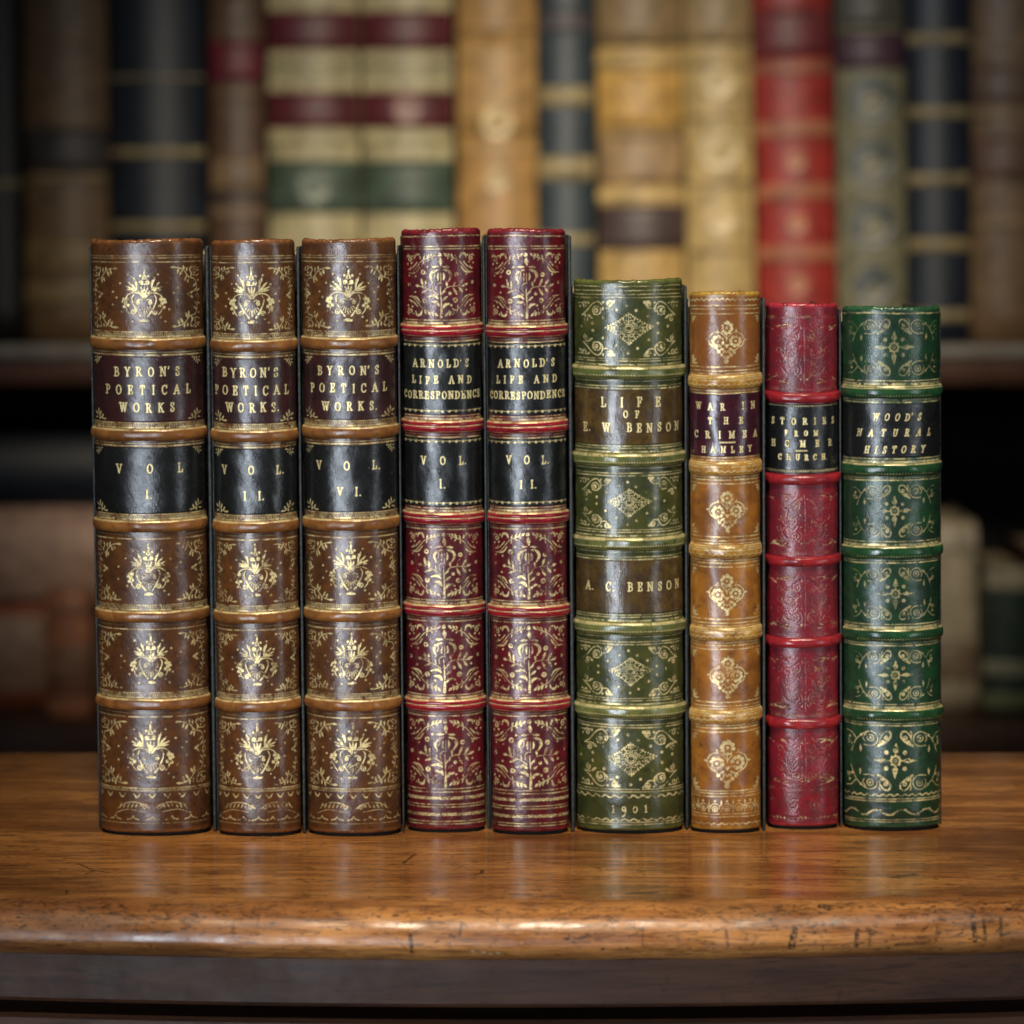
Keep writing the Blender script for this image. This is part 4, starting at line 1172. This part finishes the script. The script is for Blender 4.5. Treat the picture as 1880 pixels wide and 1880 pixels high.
def table_top():
    rng = np.random.default_rng(5)
    xs = np.concatenate([np.linspace(-.42, -.165, 24)[:-1], np.linspace(-.165, .165, 1000), np.linspace(.165, .42, 24)[1:]])
    ys = np.concatenate([np.linspace(.149, 0.0, 40)[:-1], np.linspace(0.0, -.1010, 330)])
    a = np.linspace(0, math.pi, 110)[1:]
    prof = [(y, 0.0) for y in ys] + [(-.1010 - .0136 * math.sin(t) ** .9, -.0100 + (.0100 if t < math.pi / 2 else .0064) * math.cos(t)) for t in a] + [(-.09, -.0164)]
    prof = np.array(prof)
    n = len(prof)
    back = np.clip((prof[:, 0] - 0.149) / (-.1085 - .149), 0, 1.2)
    X = np.broadcast_to(xs[None, :], (n, len(xs))).copy()
    Y = prof[:, 0][:, None] + bow(X) * back[:, None]
    Zt = np.broadcast_to(prof[:, 1][:, None], X.shape).copy()
    Zt = Zt + np.where(prof[:, 1][:, None] < 0, waves(rng, X * 1000, Y * 1000, .00012, 22.0), 0)
    # arc-length along the profile for the dents and scratches
    sl = np.concatenate([[0], np.cumsum(np.hypot(np.diff(prof[:, 0]), np.diff(prof[:, 1])))])
    s0 = sl[330 + 38] + .0052
    S = (sl - s0) * 1000            # mm, 0 at the start of the rounding, + over the edge, - toward the books
    M = np.zeros(X.shape, dtype=np.float32)
    Pm = np.zeros(X.shape, dtype=np.float32)
    xm = xs * 1000

    def seg(T, a, b, ra, rb, g):
        r = max(ra, rb) + .4
        ii = np.where((xm > min(a[0], b[0]) - r) & (xm < max(a[0], b[0]) + r))[0]
        jj = np.where((S > min(a[1], b[1]) - r) & (S < max(a[1], b[1]) + r))[0]
        if len(ii) == 0 or len(jj) == 0: return
        i0, i1, j0, j1 = ii[0], ii[-1] + 1, jj[0], jj[-1] + 1
        DX = xm[None, i0:i1] - a[0]; DY = S[j0:j1, None] - a[1]
        dx, dy = b[0] - a[0], b[1] - a[1]
        L = dx * dx + dy * dy + 1e-9
        t = np.clip((DX * dx + DY * dy) / L, 0, 1)
        d = np.hypot(DX - t * dx, DY - t * dy) - (ra + (rb - ra) * t)
        W = T[j0:j1, i0:i1]
        np.maximum(W, np.clip(.5 - d / .35, 0, 1) * g, out=W)

    def stroke(pts, w, g=.9):
        if pts[0][1] < -1: w = w * 1.7
        for a, b in zip(pts[:-1], pts[1:]):
            seg(M, a, b, w / 2, w / 2, g)
    # the scratches one can point to (mm from the middle, mm from the rounding)
    stroke([(-18, -36), (-13, -37), (-9, -41), (-8.5, -46)], .55, .95); stroke([(-24, -35), (-17, -36)], .45, .7)
    stroke([(-17, -45), (-14.5, -52), (-12, -45)], .35, .5); stroke([(-32, -56), (-29, -70)], .5, .95)
    stroke([(-128, -50), (-122, -40), (-117, -37)], .5, .9); stroke([(-122, -40), (-123.5, -34)], .5, .8)
    stroke([(-104, -20), (-99, -19)], 1.1, .7)
    stroke([(-62, -11), (-54, -5)], .35, .6); stroke([(-61, -32), (-58.5, -27)], .35, .6); stroke([(-48, -26), (-41, -27)], .35, .6)
    stroke([(0, -12), (5, -11.5)], 1.5, .85); stroke([(9, -9.5), (13, -9)], 1.3, .7); stroke([(33, -12), (40, -14)], 1.6, .85)
    stroke([(82, -33), (81, -30), (81.5, -28)], .5, .85); stroke([(110.5, -31), (116, -34)], 1.9, .9); stroke([(122, -30), (122, -26)], .6, .6)
    stroke([(46, -9), (50, -8)], 1.0, .7); stroke([(41, -22), (41.5, -21.5)], 1.1, .7)
    stroke([(86, 2), (88, 3)], 2.2, .95); stroke([(78, 10), (77.2, 15)], 2.0, .95); stroke([(95.5, 10), (95.3, 15)], 1.3, .9); stroke([(99, 10.5), (99, 15)], .8, .6)
    stroke([(128, 7), (128.5, 14)], 1.4, .9); stroke([(131, 8), (131.5, 14)], .9, .8); stroke([(136, 8), (136, 13)], 1.0, .8); stroke([(118, 10), (117.5, 14)], .9, .6)
    stroke([(-70, 6), (-70.5, 9)], .4, .6); stroke([(-77, 7), (-77, 12)], .5, .8); stroke([(-28, 11), (-27.5, 16)], 1.2, .85); stroke([(-32, 12), (-29, 15)], .5, .6)
    stroke([(-14, 8), (-14.5, 11)], .9, .75); stroke([(13, 4), (19, 4)], .5, .5); stroke([(36, 8), (36, 14)], .5, .6); stroke([(59, 9), (59.5, 14)], .8, .7); stroke([(50, 12), (56, 15)], .5, .5)
    # the countless small ones
    for _ in range(650):
        x = rng.uniform(-150, 150); s = rng.uniform(-62, 22)
        edge = s > 2
        a = rng.normal(0, .25) if rng.random() < .72 else rng.uniform(0, 6.28)
        L = rng.exponential(1.5) + .4
        g = rng.uniform(.25, .7)
        stroke([(x, s), (x + L * math.cos(a), s + L * math.sin(a))], rng.uniform(.25, .5 if not edge else .8), min(1, g * 1.3))
    for _ in range(800):
        x = rng.uniform(-150, 150); s = abs(rng.normal(0, 7)) + .8
        if rng.random() < .45: x = rng.choice([-1, 1]) * rng.uniform(70, 150)
        L = rng.exponential(.9) + .2; a = rng.normal(0, .35)
        stroke([(x, s), (x + L * math.cos(a), s + L * math.sin(a))], rng.uniform(.3, .65), rng.uniform(.45, 1.0))
    for _ in range(240):
        x = rng.uniform(-150, 150); s = rng.uniform(-62, 16)
        seg(Pm, (x, s), (x + rng.uniform(0, .5), s + rng.uniform(-.1, .1)), .10, .10, rng.uniform(.2, .7))
    for x, s in ((32, 16), (34, 16.6), (36, 16.2), (29, 15.8)):
        seg(Pm, (x - 40, s), (x - 39.4, s + .2), .3, .2, .8)
    Zt = Zt - np.where(prof[:, 1][:, None] < 0, 0, .00003) * M
    me = grid_mesh("tabletop", np.stack([X, Y, Zt], -1)[:, ::-1], {'mark': M[:, ::-1], 'pale': Pm[:, ::-1], 'edge': np.clip((S + 7) / 6, 0, 1)[:, None] * np.ones((1, len(xs)))})
    return me


tt_ = link("tabletop", table_top(), M_top, table)


def swept_board(name, y_front, y_back, z0, z1, bev=0.0012):
    xs = np.linspace(-.40, .40, 61)
    prof = np.array([(y_back, z1), (y_front + bev, z1), (y_front, z1 - bev), (y_front, (z0 + z1) / 2), (y_front, z0 + bev), (y_front + bev, z0), (y_back, z0)])
    X = np.broadcast_to(xs[None, :], (len(prof), len(xs)))
    Y = prof[:, 0][:, None] + bow(X)
    Zt = np.broadcast_to(prof[:, 1][:, None], X.shape)
    me = grid_mesh(name, np.stack([X, Y, Zt], -1)[:, ::-1])
    for p in me.polygons: p.use_smooth = False
    return me


link("frieze_rail", swept_board("frieze_rail", -.098, .13, -.0318, -.0168), M_frieze, table)
link("drawer_front", swept_board("drawer_front", -.0985, .13, -.16, -.0352), M_frieze, table)
link("table_carcass", box_mesh("table_carcass", (-.39, -.070, -.75), (.39, .12, -.020)), M_frieze, table)

# ------------------------------------------------------------------ bookcase and the books in it
M_shelf = wood("bookcase_wood", (0.10, 0.040, 0.022), (0.065, 0.028, 0.017), (0.03, 0.014, 0.009), 0.35, (4, 40, 40), pores=.3)
M_lit_strip = plain("lit_shelf_grey", (0.16, 0.145, 0.13), (0.24, 0.22, 0.20), 0.45, 60, .0002)  # paler grey paints in the light on the shelf's top surface
M_black = plain("bookcase_back_panel", (0.008, 0.007, 0.007), (0.014, 0.012, 0.011), 0.8, 40, .0002)
SH_Z = 0.0955
LOW_Z = -0.177
bc = empty("bookcase", (0, 1.35, LOW_Z))
tag(bc, "dark wooden bookcase behind the table, with two shelves of old books", "bookcase")
off = Vector((0, -1.35, -LOW_Z))


def bpart(name, lo, hi, mat, bev=.0):
    me = box_mesh(name, Vector(lo) + off, Vector(hi) + off, bev)
    return link(name, me, mat, bc)


sh = bpart("shelf_board", (-.95, 1.352, SH_Z - .0255), (.95, 1.72, SH_Z), M_shelf, .0015)
me = box_mesh("lit_shelf_strip", Vector((-.95, 1.344, SH_Z - .006)) + off, Vector((.95, 1.358, SH_Z + .0035)) + off, .002)  # added strip along the shelf front, coloured as its lit top
l_ = link("lit_shelf_strip", me, M_lit_strip, sh)
bpart("shelf_board", (-.95, 1.35, LOW_Z - .04), (.95, 1.72, LOW_Z), M_shelf, .0015)
bpart("back_panel", (-.95, 1.72, -.9), (.95, 1.735, .75), M_black)
for sx in (-1, 1):
    bpart("side_panel", (min(sx * .95, sx * .975), 1.35, -.9), (max(sx * .95, sx * .975), 1.735, .75), M_shelf)
bpart("plinth", (-.95, 1.36, -.9), (.95, 1.40, LOW_Z - .04), M_shelf)

_mc = {}


def bgmat(col, rough=.45, gold=False):
    key = (tuple(col), gold)
    if key not in _mc:
        d = tuple(c * .55 for c in col)
        _mc[key] = plain("shelf_book_gilt" if gold else "shelf_book_leather", col, d, .4 if gold else rough, 70, .0003, .5)
    return _mc[key]


GILT_BG = (0.34, 0.27, 0.14)


def arc_sheet(name, W, sag, z0, z1, offm, frac=1.0, n=26, rows=5):
    """piece of a rounded spine with thickness at its edges; metres"""
    R_ = (W * W / 4 + sag * sag) / (2 * sag)
    pm = math.asin(min(.999, W / 2 / R_)) * frac
    p = np.linspace(-pm, pm, n)
    zs = np.concatenate([[z0], np.linspace(z0, z1, rows), [z1]])
    of = np.concatenate([[0.0002], np.full(rows, offm), [0.0002]])
    P = np.zeros((len(zs), n, 3))
    P[:, :, 0] = (R_ + of[:, None]) * np.sin(p)[None, :]
    P[:, :, 1] = R_ - (R_ + of[:, None]) * np.cos(p)[None, :]
    P[:, :, 2] = zs[:, None]
    return grid_mesh(name, P)


def shelf_book(label, x, y, z, W, H, base, lean=0.0, labels=(), gilts=(), bands=(), orn=(), depth=.16, label_frac=.98, group="old books on the bookcase shelf"):
    root = empty("shelf_book", (x, y, z), lean)
    tag(root, label, "book", group)
    body = root
    sag = W * .16
    me = arc_sheet("spine", W, sag, 0.0, H, .0004, rows=12)
    sp = link("spine", me, bgmat(base), body)
    for (a, b, c) in labels:
        link("label", arc_sheet("label", W, sag, a, b, .0010, label_frac), bgmat(c), body)
    for (a, b) in gilts:
        link("gilt_band", arc_sheet("gilt_band", W, sag, a, b, .0014, .99, rows=3), bgmat(GILT_BG, gold=True), sp)
    for (a, b, c) in bands:
        link("raised_band", arc_sheet("raised_band", W, sag, a, b, .0026, .99, rows=5), bgmat(c), sp)
    for (zz, r, c) in orn:
        bm = bmesh.new()
        bmesh.ops.create_circle(bm, cap_ends=True, radius=r, segments=20)
        R_ = (W * W / 4 + sag * sag) / (2 * sag)
        for v in bm.verts:
            xx, hh = v.co.x, v.co.y
            v.co = Vector((xx, R_ - math.sqrt((R_ + .0018) ** 2 - xx * xx), zz + hh))
        me = bpy.data.meshes.new("ornament"); bm.to_mesh(me); bm.free()
        link("ornament", me, bgmat(c, gold=True), sp)
    for sx in (-1, 1):
        a, b = sx * (W / 2 - .0002), sx * (W / 2 - .0030)
        link("cover_board", box_mesh("cover_board", (min(a, b), sag - .0005, 0), (max(a, b), sag + depth, H), .0008), bgmat(tuple(c * .7 for c in base)), body)
    link("page_block", box_mesh("page_block", (-W / 2 + .0034, sag, .003), (W / 2 - .0034, sag + depth - .006, H - .004)), M_paper, body)
    return root


for lab, x, W, H, base, lean, L, G, Bn, O in SHELF:
    shelf_book(lab, x, 1.43, SH_Z + .0004, W, H, base, lean, L, G, Bn, O)

LOWG = "old books on the lower bookcase shelf"
def flat_book(label, x0, x1, y, zc, thick, base, labels=(), bands=(), gilts=()):
    r = shelf_book(label, x0, y, zc, thick, x1 - x0, base, R(90), labels, gilts, bands, (), .2, label_frac=.66, group=LOWG)
    return r

flat_book("thick red brown book lying flat, lowest of the stack on the lower shelf", -.62, -.312, 1.425, -.177 + .0412, .081,
          (0.44, 0.13, 0.07), [(.15, .285, (0.44, 0.27, 0.19))], [(.125, .145, (0.2, .08, .05))])
flat_book("pinkish cream book lying flat, in the middle of the stack on the lower shelf", -.60, -.292, 1.415, -.177 + .083 + .0342, .068,
          (0.60, 0.38, 0.29), [(.02, .215, (0.40, 0.30, 0.20))])
flat_book("dark navy book lying flat on top of the stack on the lower shelf", -.58, -.27, 1.43, -.177 + .152 + .0262, .052,
          (0.009, 0.014, 0.026))
shelf_book("small rubbed tan red book standing in front of the stack", -.3245, 1.372, LOW_Z + .0004, .031, .094, (0.52, 0.21, 0.11), 0.0,
           [(.025, .055, (0.33, 0.17, 0.10))], [], [(.078, .084, (0.36, .17, .10)), (.018, .023, (0.2, .07, .05))], (), .035, group=LOWG)
shelf_book("pale cream vellum book standing on the lower shelf, left of the small green book", .3325, 1.43, LOW_Z + .0004, .036, .140, (0.50, 0.43, 0.31), -.03,
           [(.02, .05, (0.30, .22, .15))], [], [(.118, .134, (0.6, .53, .42))], (), .14, group=LOWG)
shelf_book("small dark green book with a cream head and cream band on the lower shelf", .3665, 1.40, LOW_Z + .0004, .034, .110, (0.030, 0.055, 0.045), 0.01,
           [(.092, .109, (0.42, .38, .28)), (.028, .039, (0.36, .36, .27)), (.004, .015, (0.20, .23, .13))], [], [(.07, .073, (.05, .08, .07))], (), .13, group=LOWG)
shelf_book("dark plum book standing on the lower shelf, right of the small green book", .4005, 1.42, LOW_Z + .0004, .032, .120, (0.10, 0.02, 0.03), 0.0, (), (), (), (), .14, group=LOWG)
